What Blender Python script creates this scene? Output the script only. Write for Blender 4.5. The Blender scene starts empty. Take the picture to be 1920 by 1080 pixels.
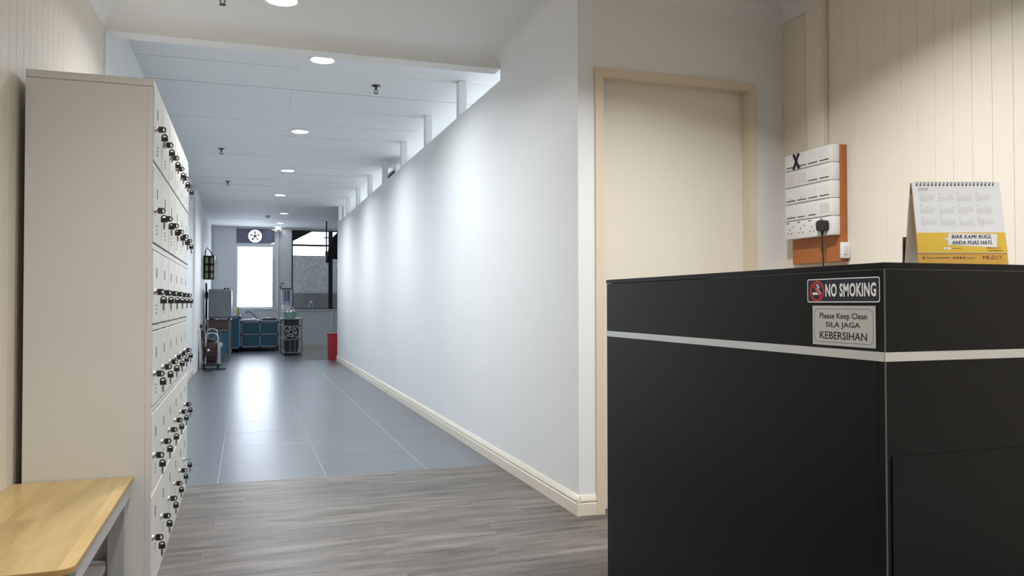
import bpy, bmesh, math, random
from mathutils import Vector, Matrix
random.seed(7)
S = bpy.context.scene
COL = S.collection
R_ = math.radians

# ------------------------------------------------------------------ camera
yaw, pit, rol = R_(18.599), R_(1.055), R_(-0.086)
F = Vector((math.sin(yaw) * math.cos(pit), math.cos(yaw) * math.cos(pit), math.sin(pit)))
Rt = Vector((math.cos(yaw), -math.sin(yaw), 0))
Up = Rt.cross(F)
R2 = Rt * math.cos(rol) + Up * math.sin(rol)
U2 = -Rt * math.sin(rol) + Up * math.cos(rol)
cd = bpy.data.cameras.new('camera')
cam = bpy.data.objects.new('camera', cd)
COL.objects.link(cam)
m = Matrix((R2, U2, -F)).transposed().to_4x4()
m.translation = (0, 0, 1.02)
cam.matrix_world = m
cd.sensor_width = 36
cd.lens = 36 * 1480 / 1920
cd.clip_start = 0.05
S.camera = cam

# ------------------------------------------------------------------ sky and exposure
W = bpy.data.worlds.new('overcast_sky')
S.world = W
W.use_nodes = True
bgn = W.node_tree.nodes['Background']
bgn.inputs[0].default_value = (0.86, 0.93, 1.0, 1)
bgn.inputs[1].default_value = 3.2
S.view_settings.view_transform = 'Standard'
S.view_settings.look = 'None'
S.view_settings.gamma = 1
S.view_settings.use_curve_mapping = False
S.view_settings.exposure = 0.0
P_CORR, P_FAR, P_REC, P_ROOM = 28.0, 0.6, 29.0, 80.0
C_CORR, C_REC = (0.93, 0.97, 1.0), (0.985, 0.99, 1.0)
E_WIN = 8.0

# ------------------------------------------------------------------ materials
def nt(name):
    M = bpy.data.materials.new(name)
    M.use_nodes = True
    n = M.node_tree
    return M, n, n.nodes['Principled BSDF']
def mat(name, col, rough=0.5, metal=0.0, var=0.05, scale=6.0, bump=0.0, bscale=60.0, spec=None, coat=0.0, stretch=(1, 1, 1)):
    M, n, b = nt(name)
    b.inputs['Roughness'].default_value = rough
    b.inputs['Metallic'].default_value = metal
    if spec is not None: b.inputs['Specular IOR Level'].default_value = spec
    if coat: b.inputs['Coat Weight'].default_value = coat
    tc = n.nodes.new('ShaderNodeTexCoord')
    mp = n.nodes.new('ShaderNodeMapping')
    mp.inputs['Scale'].default_value = stretch
    n.links.new(tc.outputs['Object'], mp.inputs[0])
    nz = n.nodes.new('ShaderNodeTexNoise')
    nz.inputs['Scale'].default_value = scale
    nz.inputs['Detail'].default_value = 4
    n.links.new(mp.outputs[0], nz.inputs['Vector'])
    mx = n.nodes.new('ShaderNodeMix'); mx.data_type = 'RGBA'
    lo = [max(0, c * (1 - var)) for c in col] + [1]
    hi = [min(1, c * (1 + var)) for c in col] + [1]
    mx.inputs[6].default_value = lo; mx.inputs[7].default_value = hi
    n.links.new(nz.outputs['Fac'], mx.inputs[0])
    n.links.new(mx.outputs[2], b.inputs['Base Color'])
    if bump:
        n2 = n.nodes.new('ShaderNodeTexNoise'); n2.inputs['Scale'].default_value = bscale
        n.links.new(mp.outputs[0], n2.inputs['Vector'])
        bp = n.nodes.new('ShaderNodeBump'); bp.inputs['Strength'].default_value = bump; bp.inputs['Distance'].default_value = 0.002
        n.links.new(n2.outputs['Fac'], bp.inputs['Height'])
        n.links.new(bp.outputs[0], b.inputs['Normal'])
    return M
def emit(name, col, st):
    M, n, b = nt(name)
    b.inputs['Base Color'].default_value = (*col, 1)
    b.inputs['Emission Color'].default_value = (*col, 1)
    b.inputs['Emission Strength'].default_value = st
    return M
def glassy(name, tint, mixf, rough=0.03):
    M = bpy.data.materials.new(name); M.use_nodes = True
    n = M.node_tree; n.nodes.clear()
    o = n.nodes.new('ShaderNodeOutputMaterial'); t = n.nodes.new('ShaderNodeBsdfTransparent'); g = n.nodes.new('ShaderNodeBsdfGlossy')
    t.inputs[0].default_value = (*tint, 1); g.inputs['Roughness'].default_value = rough
    x = n.nodes.new('ShaderNodeMixShader'); x.inputs[0].default_value = mixf
    n.links.new(t.outputs[0], x.inputs[1]); n.links.new(g.outputs[0], x.inputs[2]); n.links.new(x.outputs[0], o.inputs[0])
    return M
def wood(name, c1, c2, c3, stretch, rough, scale=2.0, bump=0.15, seed_obj=True, strips=0.0):
    M, n, b = nt(name)
    b.inputs['Roughness'].default_value = rough
    tc = n.nodes.new('ShaderNodeTexCoord'); oi = n.nodes.new('ShaderNodeObjectInfo')
    vm = n.nodes.new('ShaderNodeVectorMath'); vm.operation = 'MULTIPLY_ADD'
    cmb = n.nodes.new('ShaderNodeCombineXYZ')
    for i in range(3): n.links.new(oi.outputs['Random'], cmb.inputs[i])
    vm.inputs[1].default_value = (37, 53, 71)
    n.links.new(cmb.outputs[0], vm.inputs[0])
    n.links.new(tc.outputs['Object'], vm.inputs[2])
    mp = n.nodes.new('ShaderNodeMapping'); mp.inputs['Scale'].default_value = stretch
    n.links.new((vm.outputs[0] if seed_obj else tc.outputs['Object']), mp.inputs[0])
    a = n.nodes.new('ShaderNodeTexNoise'); a.inputs['Scale'].default_value = scale; a.inputs['Detail'].default_value = 8; a.inputs['Roughness'].default_value = 0.62; a.inputs['Distortion'].default_value = 0.6
    n.links.new(mp.outputs[0], a.inputs['Vector'])
    r = n.nodes.new('ShaderNodeValToRGB'); e = r.color_ramp.elements
    e[0].position = 0.30; e[0].color = (*c1, 1); e[1].position = 0.72; e[1].color = (*c3, 1)
    k = e.new(0.5); k.color = (*c2, 1)
    n.links.new(a.outputs['Fac'], r.inputs[0])
    out = r.outputs[0]
    if strips:
        # glued-up staves: one tone per stave across X, staggered butt joints along Y
        sx = n.nodes.new('ShaderNodeTexBrick')
        sx.inputs['Scale'].default_value = 1.0
        sx.inputs['Brick Width'].default_value = 0.62; sx.inputs['Row Height'].default_value = strips
        sx.inputs['Mortar Size'].default_value = 0.0
        sx.inputs['Color1'].default_value = (0.55, 0.55, 0.55, 1); sx.inputs['Color2'].default_value = (1.25, 1.25, 1.25, 1)
        rot = n.nodes.new('ShaderNodeMapping'); rot.inputs['Rotation'].default_value = (0, 0, R_(90))
        n.links.new(tc.outputs['Object'], rot.inputs[0]); n.links.new(rot.outputs[0], sx.inputs['Vector'])
        mu = n.nodes.new('ShaderNodeMix'); mu.data_type = 'RGBA'; mu.blend_type = 'MULTIPLY'; mu.inputs[0].default_value = 0.42
        n.links.new(out, mu.inputs[6]); n.links.new(sx.outputs['Color'], mu.inputs[7]); out = mu.outputs[2]
    else:
        hv = n.nodes.new('ShaderNodeMapRange'); hv.inputs[3].default_value = 0.86; hv.inputs[4].default_value = 1.1
        n.links.new(oi.outputs['Random'], hv.inputs[0])
        hs = n.nodes.new('ShaderNodeHueSaturation'); n.links.new(hv.outputs[0], hs.inputs['Value']); n.links.new(out, hs.inputs['Color']); out = hs.outputs[0]
    n.links.new(out, b.inputs['Base Color'])
    bp = n.nodes.new('ShaderNodeBump'); bp.inputs['Strength'].default_value = bump; bp.inputs['Distance'].default_value = 0.002
    n.links.new(a.outputs['Fac'], bp.inputs['Height']); n.links.new(bp.outputs[0], b.inputs['Normal'])
    return M

M = {}
M['wall'] = mat('white_wall_paint', (0.80, 0.82, 0.83), 0.55, var=0.015, bump=0.05, bscale=200)
M['cream_wall'] = mat('offwhite_wall_paint', (0.80, 0.78, 0.74), 0.6, var=0.015, bump=0.05, bscale=200)
M['ceil'] = mat('ceiling_paint', (0.80, 0.79, 0.765), 0.7, var=0.02, scale=2)
M['tile_c'] = mat('ceiling_tile', (0.78, 0.80, 0.81), 0.7, var=0.02, bump=0.1, bscale=300)
M['grid'] = mat('ceiling_void', (0.03, 0.03, 0.03), 0.8)
M['pvc'] = mat('cream_pvc_panel', (0.76, 0.695, 0.595), 0.30, var=0.02, scale=2)
M['beige'] = mat('beige_gloss_paint', (0.72, 0.62, 0.48), 0.35, var=0.03)
M['skirt'] = mat('cream_skirting_paint', (0.76, 0.70, 0.60), 0.32, var=0.03)
M['door'] = mat('door_paint', (0.78, 0.725, 0.64), 0.45, var=0.02, scale=3)
M['vinyl'] = wood('grey_vinyl_plank', (0.040, 0.031, 0.025), (0.108, 0.091, 0.077), (0.195, 0.175, 0.158), (0.9, 7, 1), 0.40, scale=3.0, bump=0.12)
M['tile_f'] = mat('slate_floor_tile', (0.105, 0.122, 0.142), 0.30, var=0.08, scale=3)
M['grout'] = mat('tile_grout', (0.42, 0.43, 0.44), 0.7)
M['wet'] = mat('wet_floor', (0.20, 0.20, 0.19), 0.12, var=0.2, scale=3)
M['locker'] = mat('locker_enamel', (0.66, 0.65, 0.61), 0.38, var=0.02, bump=0.03, bscale=250)
M['dark'] = mat('dark_slot', (0.02, 0.02, 0.02), 0.6)
M['chrome'] = mat('chrome', (0.75, 0.75, 0.76), 0.15, 1.0, var=0.05)
M['steel'] = mat('brushed_steel', (0.55, 0.56, 0.57), 0.35, 1.0, var=0.1)
M['dksteel'] = mat('dull_steel', (0.20, 0.215, 0.23), 0.4, 0.6, var=0.1)
M['alu_d'] = mat('dull_aluminium', (0.30, 0.34, 0.40), 0.4, 0.5, var=0.08)
M['dkgrey'] = mat('dark_grey_metal', (0.03, 0.03, 0.035), 0.5)
M['keysteel'] = mat('dull_key_metal', (0.30, 0.30, 0.30), 0.3, 0.9)
M['alu'] = mat('aluminium_strip', (0.66, 0.66, 0.65), 0.32, 0.75, var=0.08, scale=4)
M['blackp'] = mat('black_plastic', (0.012, 0.012, 0.013), 0.38, var=0.2)
M['laminate'] = mat('black_laminate', (0.005, 0.005, 0.0055), 0.33, var=0.2, scale=20, spec=0.20)
M['edge'] = mat('grey_edge_band', (0.10, 0.10, 0.10), 0.4)
M['white'] = mat('white_plastic', (0.80, 0.80, 0.79), 0.32, var=0.02)
M['offw'] = mat('offwhite_plastic', (0.70, 0.69, 0.66), 0.4, var=0.02)
M['orange'] = mat('orange_plywood', (0.42, 0.135, 0.035), 0.45, var=0.18, scale=5, stretch=(1, 1, 6))
M['benchtop'] = wood('beech_veneer', (0.43, 0.29, 0.10), (0.55, 0.385, 0.155), (0.64, 0.475, 0.22), (10, 0.9, 1), 0.34, scale=1.5, bump=0.03, seed_obj=False, strips=0.075)
M['benchedge'] = mat('bench_edge_band', (0.40, 0.24, 0.09), 0.4, var=0.1)
M['greysteel'] = mat('grey_painted_steel', (0.40, 0.40, 0.40), 0.4, var=0.04)
M['shelf'] = mat('shelf_board', (0.42, 0.40, 0.36), 0.45, var=0.04)
M['paper'] = mat('calendar_paper', (0.84, 0.85, 0.87), 0.5, var=0.01)
M['yellow'] = mat('yellow_print', (0.80, 0.52, 0.03), 0.45, var=0.03)
M['ochre'] = mat('ochre_card', (0.72, 0.40, 0.05), 0.5, var=0.03)
M['brown'] = mat('kraft_card', (0.42, 0.24, 0.10), 0.6, var=0.1)
M['ink'] = mat('black_ink', (0.01, 0.01, 0.012), 0.5)
M['greyink'] = mat('grey_ink', (0.26, 0.26, 0.28), 0.5)
M['brownink'] = mat('brown_ink', (0.16, 0.06, 0.01), 0.5)
M['navy'] = mat('navy_sticker', (0.008, 0.009, 0.02), 0.3)
M['red'] = mat('red_print', (0.55, 0.02, 0.02), 0.35)
M['silver'] = mat('silver_sticker', (0.50, 0.51, 0.48), 0.4, 0.25, var=0.04)
M['tape'] = mat('black_tape', (0.008, 0.008, 0.008), 0.45)
M['blue'] = mat('teal_blue_panel', (0.030, 0.135, 0.225), 0.35, var=0.08)
M['appl'] = mat('grey_appliance', (0.18, 0.20, 0.225), 0.4, var=0.04)
M['dkwood'] = mat('dark_wood', (0.07, 0.045, 0.04), 0.4, var=0.2, stretch=(1, 8, 8))
M['maroon'] = mat('maroon_plastic', (0.032, 0.009, 0.012), 0.4, var=0.15)
M['mint'] = mat('mint_plastic', (0.34, 0.58, 0.48), 0.35)
M['clear'] = glassy('clear_plastic', (0.80, 0.85, 0.92), 0.12)
M['glass'] = glassy('window_glass', (0.90, 0.92, 0.93), 0.02)
M['drop'] = glassy('water_drop', (0.95, 0.97, 1.0), 0.45, 0.02)
M['redbin'] = mat('red_plastic', (0.37, 0.012, 0.024), 0.35)
M['mauve'] = mat('grey_mauve_panel', (0.20, 0.20, 0.28), 0.5)
M['frost'] = emit('glowing_frosted_glass', (0.80, 0.88, 1.0), E_WIN)  # pane glows by itself, standing in for daylight through the window
M['led_c'] = emit('led_diffuser_cool', (0.95, 0.98, 1.0), 12)
M['led_w'] = emit('led_diffuser_warm', (1.0, 0.96, 0.9), 12)
M['green'] = mat('green_jar', (0.46, 0.53, 0.34), 0.35)
M['cloth'] = mat('dark_cloth', (0.016, 0.015, 0.017), 0.85, var=0.2, bump=0.3)
M['conc'] = mat('rough_grey_render', (0.10, 0.105, 0.11), 0.9, var=0.9, scale=16, bump=0.5, bscale=30)
M['conc_d'] = mat('dark_grey_render', (0.030, 0.030, 0.034), 0.9, var=0.7, scale=20)
M['roof'] = mat('dark_awning', (0.012, 0.011, 0.013), 0.7)
M['ground'] = mat('concrete_ground', (0.3, 0.3, 0.3), 0.9)
M['orng'] = mat('orange_print', (0.62, 0.13, 0.02), 0.5)
M['yellowb'] = mat('yellow_bottle', (0.55, 0.42, 0.08), 0.4)
M['sprk'] = mat('sprinkler_metal', (0.10, 0.10, 0.10), 0.35, 0.9)

# ------------------------------------------------------------------ mesh builder
class MB:
    def __init__(s): s.bm = bmesh.new()
    def box(s, x0, x1, y0, y1, z0, z1, bev=0.0, seg=1):
        r = bmesh.ops.create_cube(s.bm, size=1)
        vs = r['verts']
        for v in vs:
            v.co = Vector(((x0 + x1) / 2 + v.co.x * (x1 - x0), (y0 + y1) / 2 + v.co.y * (y1 - y0), (z0 + z1) / 2 + v.co.z * (z1 - z0)))
        if bev:
            es = list({e for v in vs for e in v.link_edges})
            bmesh.ops.bevel(s.bm, geom=es, offset=bev, segments=seg, affect='EDGES', profile=0.5)
        return s
    def poly(s, pts, vec):
        """extrude a closed 3-D polygon along vec"""
        vec = Vector(vec)
        a = [s.bm.verts.new(p) for p in pts]; b = [s.bm.verts.new(Vector(p) + vec) for p in pts]
        n = len(pts); fs = []
        fs.append(s.bm.faces.new(a)); fs.append(s.bm.faces.new(b[::-1]))
        for i in range(n): fs.append(s.bm.faces.new([a[i], b[i], b[(i + 1) % n], a[(i + 1) % n]][::-1]))
        bmesh.ops.recalc_face_normals(s.bm, faces=fs)
        return s
    def cyl(s, p0, p1, r0, r1=None, n=12, caps=True):
        p0, p1 = Vector(p0), Vector(p1)
        r1 = r0 if r1 is None else r1
        d = (p1 - p0).normalized()
        u = d.orthogonal().normalized(); w = d.cross(u)
        A, B = [], []
        for i in range(n):
            a = 2 * math.pi * i / n; o = u * math.cos(a) + w * math.sin(a)
            A.append(s.bm.verts.new(p0 + o * r0)); B.append(s.bm.verts.new(p1 + o * r1))
        for i in range(n): s.bm.faces.new([A[i], A[(i + 1) % n], B[(i + 1) % n], B[i]])
        if caps: s.bm.faces.new(A[::-1]); s.bm.faces.new(B)
        return s
    def tube(s, pts, r, n=8, closed=False):
        pts = [Vector(p) for p in pts]; rings = []
        N = len(pts); prev = None
        for i, p in enumerate(pts):
            if closed: d = pts[(i + 1) % N] - pts[i - 1]
            else: d = pts[min(i + 1, N - 1)] - pts[max(i - 1, 0)]
            d.normalize()
            u = d.orthogonal() if prev is None else prev - d * prev.dot(d)
            u.normalize(); prev = u; w = d.cross(u)
            rings.append([s.bm.verts.new(p + (u * math.cos(2 * math.pi * k / n) + w * math.sin(2 * math.pi * k / n)) * r) for k in range(n)])
        for i in range(N if closed else N - 1):
            a, b = rings[i], rings[(i + 1) % N]
            for k in range(n): s.bm.faces.new([a[k], a[(k + 1) % n], b[(k + 1) % n], b[k]])
        if not closed: s.bm.faces.new(rings[0][::-1]); s.bm.faces.new(rings[-1])
        return s
    def lathe(s, prof, c=(0, 0, 0), n=24, axis='z'):
        rings = []
        for r, h in prof:
            row = []
            for k in range(n):
                a = 2 * math.pi * k / n
                x, y = max(r, 1e-5) * math.cos(a), max(r, 1e-5) * math.sin(a)
                p = {'z': (x, y, h), 'x': (h, x, y), 'y': (y, h, x)}[axis]
                row.append(s.bm.verts.new(Vector(p) + Vector(c)))
            rings.append(row)
        fs = []
        for a, b in zip(rings, rings[1:]):
            for k in range(n): fs.append(s.bm.faces.new([a[k], a[(k + 1) % n], b[(k + 1) % n], b[k]]))
        fs.append(s.bm.faces.new(rings[0][::-1])); fs.append(s.bm.faces.new(rings[-1]))
        return s
    def ball(s, c, r, sc=(1, 1, 1), u=12, v=8):
        rr = bmesh.ops.create_uvsphere(s.bm, u_segments=u, v_segments=v, radius=r)
        for q in rr['verts']: q.co = Vector((q.co.x * sc[0], q.co.y * sc[1], q.co.z * sc[2])) + Vector(c)
        return s
    def raw(s, verts, faces):
        vs = [s.bm.verts.new(v) for v in verts]
        for f in faces:
            try: s.bm.faces.new([vs[i] for i in f])
            except ValueError: pass
        return s
    def mesh(s, name, mt, origin=(0, 0, 0), smooth=True):
        o = Vector(origin)
        for v in s.bm.verts: v.co -= o
        me = bpy.data.meshes.new(name); s.bm.to_mesh(me); s.bm.free()
        me.materials.append(M[mt] if isinstance(mt, str) else mt)
        if smooth:
            me.shade_smooth()
            try: me.set_sharp_from_angle(angle=R_(35))
            except Exception: pass
        return me
    def build(s, name, mt, parent=None, origin=None, local=False):
        if parent is not None:
            if local: org = Vector((0, 0, 0))
            else: org = wloc(parent)
            me = s.mesh(name, mt, org)
            o = bpy.data.objects.new(name, me); COL.objects.link(o); o.parent = parent
            return o
        if origin is None:
            cs = [v.co for v in s.bm.verts]
            origin = ((min(c.x for c in cs) + max(c.x for c in cs)) / 2, (min(c.y for c in cs) + max(c.y for c in cs)) / 2, min(c.z for c in cs))
        me = s.mesh(name, mt, origin)
        o = bpy.data.objects.new(name, me); COL.objects.link(o); o.location = origin
        return o
def wloc(o):
    p = Vector(o.location); q = o.parent
    while q is not None: p += Vector(q.location); q = q.parent
    return p
def tag(o, label, cat, group=None, kind=None):
    o['label'] = label; o['category'] = cat
    if group: o['group'] = group
    if kind: o['kind'] = kind
    return o
def struct(o, label, cat): return tag(o, label, cat, None, 'structure')
def thing(name, loc, label, cat, group=None, rz=0.0):
    o = bpy.data.objects.new(name, None); COL.objects.link(o); o.location = loc; o.rotation_euler = (0, 0, rz)
    o.empty_display_size = 0.05
    return tag(o, label, cat, group)
def inst(name, me, parent, loc, rot=None):
    o = bpy.data.objects.new(name, me); COL.objects.link(o); o.parent = parent; o.location = loc
    if rot: o.rotation_euler = rot
    return o

# ------------------------------------------------------------------ lettering
_tc = {}
def text_geo(txt, bold=0.0, spacing=1.0, shear=0.0):
    k = (txt, bold, spacing, shear)
    if k in _tc: return _tc[k]
    c = bpy.data.curves.new('lettering', 'FONT'); c.body = txt; c.size = 1; c.offset = bold; c.space_character = spacing; c.shear = shear
    c.resolution_u = 3; c.fill_mode = 'FRONT'
    o = bpy.data.objects.new('lettering', c); COL.objects.link(o)
    dg = bpy.context.evaluated_depsgraph_get(); me = bpy.data.meshes.new_from_object(o.evaluated_get(dg))
    vs = [tuple(v.co) for v in me.vertices]; fs = [tuple(p.vertices) for p in me.polygons]
    bpy.data.objects.remove(o); bpy.data.curves.remove(c); bpy.data.meshes.remove(me)
    _tc[k] = (vs, fs); return vs, fs
def put_text(mb, txt, c, right, up, w, h, bold=0.0, spacing=1.0, shear=0.0):
    """lettering scaled to fill width w and height h, centred on c"""
    vs, fs = text_geo(txt, bold, spacing, shear)
    if not vs: return mb
    x0, x1 = min(v[0] for v in vs), max(v[0] for v in vs); y0, y1 = min(v[1] for v in vs), max(v[1] for v in vs)
    sx, sy = w / (x1 - x0), h / (y1 - y0)
    right, up, c = Vector(right), Vector(up), Vector(c)
    mb.raw([c + right * ((v[0] - (x0 + x1) / 2) * sx) + up * ((v[1] - (y0 + y1) / 2) * sy) for v in vs], fs)
    return mb
def rrect(c, right, up, w, h, r, n=5):
    right, up, c = Vector(right), Vector(up), Vector(c); P = []
    for cx, cy, a0 in ((w / 2 - r, h / 2 - r, 0), (-w / 2 + r, h / 2 - r, 90), (-w / 2 + r, -h / 2 + r, 180), (w / 2 - r, -h / 2 + r, 270)):
        for i in range(n + 1):
            a = R_(a0 + 90 * i / n); P.append(c + right * (cx + r * math.cos(a)) + up * (cy + r * math.sin(a)))
    return P
def ring_face(mb, outer, inner):
    n = len(outer); mb.raw(list(outer) + list(inner), [(i, (i + 1) % n, n + (i + 1) % n, n + i) for i in range(n)])

# ================================================================== THE SETTING
XW, YD, YB, YE, YK = 1.513, 3.495, 4.72, 14.10, 18.40
XLW, XLC, XR, XFR = -0.735, -0.725, 2.70, 4.0
ZC, ZH, ZK, ZT = 2.575, 2.494, 2.70, 2.424
YBK = -2.4
YF = 4.774

# floor: slab, vinyl planks in the reception, tiles in the corridor
floor = MB().box(-0.9, XFR + 0.1, YBK - .1, YK + .15, -0.12, -0.0011).build('floor', 'grout', origin=(0, 0, -0.006))
struct(floor, 'floor of grey vinyl planks in front and slate grey tiles along the corridor', 'floor')
pw, plen = 0.178, 1.22
pm = MB().box(-plen / 2 + .0004, plen / 2 - .0004, -pw / 2 + .0004, pw / 2 - .0004, -0.005, 0, bev=.0006).mesh('plank', 'vinyl')
for r in range(26):
    y = YF - pw / 2 - r * pw - .002
    x = -0.74 + random.uniform(-1.1, 0.0) + plen / 2 - .1
    while x - plen / 2 < XR:
        x0, x1 = max(x - plen / 2, XLW), min(x + plen / 2, XR)
        if x1 - x0 > .03:
            if x1 - x0 > plen - .01: inst('plank', pm, floor, (x, y, 0.006))
            else:
                mm = MB().box(-(x1 - x0) / 2 + .0004, (x1 - x0) / 2 - .0004, -pw / 2 + .0004, pw / 2 - .0004, -0.005, 0, bev=.0006).mesh('plank', 'vinyl')
                inst('plank', mm, floor, ((x0 + x1) / 2, y, 0.006))
        x += plen
tg = 0.0014
cols = [(XLC, -0.15), (-0.15, 0.45), (0.45, 1.05), (1.05, XW)]
cm = [MB().box(-(b - a) / 2 + tg, (b - a) / 2 - tg, -.3 + tg, .3 - tg, -.006, 0, bev=.001).mesh('floor_tile', 'tile_f') for a, b in cols]
for k in range(23):
    y = YF + .3 + .6 * k
    if y + .3 > YK: break
    for (a, b), me in zip(cols, cm): inst('floor_tile', me, floor, ((a + b) / 2, y, .006 + random.uniform(-.0004, .0003)))
for k in range(6):
    y = 14.38 + .3 + .6 * k
    for j in range(4):
        x0 = XW + .6 * j; x1 = min(x0 + .6, XFR)
        mm = MB().box(-(x1 - x0) / 2 + tg, (x1 - x0) / 2 - tg, -.3 + tg, .3 - tg, -.006, 0, bev=.001).mesh('floor_tile', 'tile_f')
        inst('floor_tile', mm, floor, ((x0 + x1) / 2, y, .006))
wet = MB().poly([(0.98, 14.44, 0.0005), (1.75, 14.44, 0.0005), (1.75, 17.9, 0.0005), (1.15, 17.9, 0.0005)], (0, 0, .001)).build('wet_patch', 'wet', floor)
wet['label'] = 'shiny wet patch of floor in front of the far window'

# walls
def pvc_wall(o, xface, y0, y1, side, z0, z1, step=.088):
    """vertical cream panels with a small V joint between them, children of the wall"""
    bm = MB(); t = .008
    xa, xb = (xface - t, xface) if side > 0 else (xface, xface + t)
    me = MB().box(-t / 2, t / 2, -step / 2 + .0003, step / 2 - .0003, 0, z1 - z0, bev=.0013).mesh('wall_panel', 'pvc')
    n = int((y1 - y0) / step + .999)
    for i in range(n):
        inst('wall_panel', me, o, Vector(((xa + xb) / 2, y1 - step * (i + .5), z0)) - wloc(o))
wl = struct(MB().box(-.9, XLW - .006, YBK, YB, 0, 2.75).build('wall_left', 'pvc'), 'left wall clad in narrow cream vertical panels behind the lockers', 'wall')
pvc_wall(wl, XLW, 1.2, YB - .02, 1, 0.0, 2.497)
wr = struct(MB().box(XR + .006, XR + .12, YBK, YD, 0, 2.62).build('wall_right', 'pvc'), 'right wall clad in cream vertical panels behind the black counter', 'wall')
pvc_wall(wr, XR, 1.2, YD, -1, 0.0, 2.497)
struct(MB().box(-.9, XLC, YB, YK, 0, 2.76).build('wall_corridor_left', 'wall'), 'white left wall of the corridor beyond the lockers', 'wall')
struct(MB().box(XLC, XLC + .03, 12.15, 13.62, 0, ZK, bev=.004).build('trim_1', 'wall'), 'shallow white pier added for a bright band on the corridor left wall, behind the maroon machine', 'pier')  # pier added to give the bright vertical band on this wall
struct(MB().box(-.9, XR + .12, YBK - .1, YBK, 0, 2.62).build('wall_front_added', 'cream_wall'), 'added off white wall out of view behind the camera, closing off sky light', 'wall')  # unseen wall added so sky light does not enter from behind
# corridor right wall: full height up to the header, lower with open clerestory beyond
w = MB()
w.poly([(XW, YD, 0), (XW, YE, 0), (XW, YE, ZT), (XW, YB, ZT), (XW, YB, 2.75), (XW, YD, 2.75)], (.085, 0, 0))
wc = struct(w.build('wall_corridor_right', 'wall'), 'long white corridor wall that stops short of the ceiling', 'wall')
pmesh = MB().box(-.03, .03, -.04, .04, 0, ZK - ZT, bev=.002).mesh('clerestory_post', 'wall')
for k in range(8): inst('clerestory_post', pmesh, wc, Vector((XW + .035, 5.80 + 1.172 * k, ZT)) - wloc(wc))
# wall with the door
D0, D1, DZ = 1.600, 2.517, 2.161
w = MB()
w.poly([(XW + .0855, YD, 0), (D0 + .03, YD, 0), (D0 + .03, YD, DZ - .03), (D1 - .03, YD, DZ - .03), (D1 - .03, YD, 0), (XR + .12, YD, 0), (XR + .12, YD, 2.75), (XW + .0855, YD, 2.75)], (0, .1, 0))
struct(w.build('wall_back_reception', 'cream_wall'), 'off white wall around the cream door', 'wall')
dr = MB().box(D0 + .032, D1 - .032, YD + .05, YD + .09, .008, DZ - .034).build('door_1', 'door')
struct(dr, 'plain cream flush door behind the counter', 'door')
fr = MB()
fr.poly([(D0, YD - .016, 0), (D0 + .042, YD - .016, 0), (D0 + .042, YD - .016, DZ - .042), (D1 - .042, YD - .016, DZ - .042), (D1 - .042, YD - .016, 0), (D1, YD - .016, 0), (D1, YD - .016, DZ), (D0, YD - .016, DZ)], (0, .0155, 0))
f_o = fr.build('door_frame', 'beige', dr)
lin = MB().box(D0 + .0305, D0 + .042, YD, YD + .05, 0.008, DZ - .042).box(D1 - .042, D1 - .0305, YD, YD + .05, .008, DZ - .042).box(D0 + .042, D1 - .042, YD, YD + .05, DZ - .042, DZ - .0305)
lin.build('door_lining', 'beige', dr)
# other room behind the door, seen through the clerestory
struct(MB().box(XFR, XFR + .1, YD, YK, 0, 2.76).build('wall_side_room', 'wall'), 'white far wall of the side room above the partition', 'wall')
struct(MB().box(XW + .09, XFR, YE - .1, YE, 0, 2.76).build('wall_side_room_end', 'wall'), 'white end wall of the side room', 'wall')
struct(MB().box(XR + .12, XFR, YD, YD + .1, 0, 2.76).build('wall_side_room_front', 'wall'), 'white front wall of the side room', 'wall')

# back wall with two windows and a fan panel
A0, A1, B0, B1 = -.217, .577, .961, 2.75
w = MB()
y0, y1 = YK, YK + .15
w.box(-.9, A0, y0, y1, 0, 2.76).box(A0, .594, y0, y1, 0, .90).box(.594, B0, y0, y1, 0, 2.76).box(A0, .594, y0, y1, 2.289, 2.343).box(A1, .594, y0, y1, .9, 2.289)
w.box(A0, .594, y0, y1, 2.666, 2.76).box(B0, B1, y0, y1, 0, .871).box(B0, B1, y0, y1, 2.664, 2.76).box(B1, XFR + .1, y0, y1, 0, 2.76)
struct(w.build('wall_back', 'wall'), 'far end wall of the corridor with two windows', 'wall')
w1 = struct(MB().box(A0 + .03, A1 - .03, YK + .05, YK + .06, .93, 2.262).build('window_1', 'frost'), 'bright frosted window above the blue cabinet', 'window')
fm = MB().box(A0, A0 + .03, YK - .015, YK + .08, .9, 2.289).box(A1 - .03, A1, YK - .015, YK + .08, .9, 2.289).box(A0 + .03, A1 - .03, YK - .015, YK + .08, .9, .93).box(A0 + .03, A1 - .03, YK - .015, YK + .08, 2.262, 2.289)
fm.build('window_frame', 'wall', w1)
MB().box(A0 - .06, A1 + .05, YK - .03, YK, .868, .90, bev=.004).build('window_sill', 'wall', w1)
w2 = bpy.data.objects.new('window_2', None); COL.objects.link(w2); w2.location = (B0, YK, .871)
struct(w2, 'dark framed window with rain drops on the panes', 'window')
def bar(x0, x1, z0, z1): MB().box(x0, x1, YK + .02, YK + .08, z0, z1, bev=.003).build('frame_bar', 'blackp', w2)
bar(B0, B0 + .03, .871, 2.664); bar(B1 - .03, B1, .871, 2.664); bar(B0 + .03, B1 - .03, .871, .90); bar(B0 + .03, B1 - .03, 2.64, 2.664)
bar(B0 + .03, 1.775, 2.305, 2.345); bar(1.775, 1.87, .90, 2.64); bar(1.87, B1 - .03, 2.305, 2.345)
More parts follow.
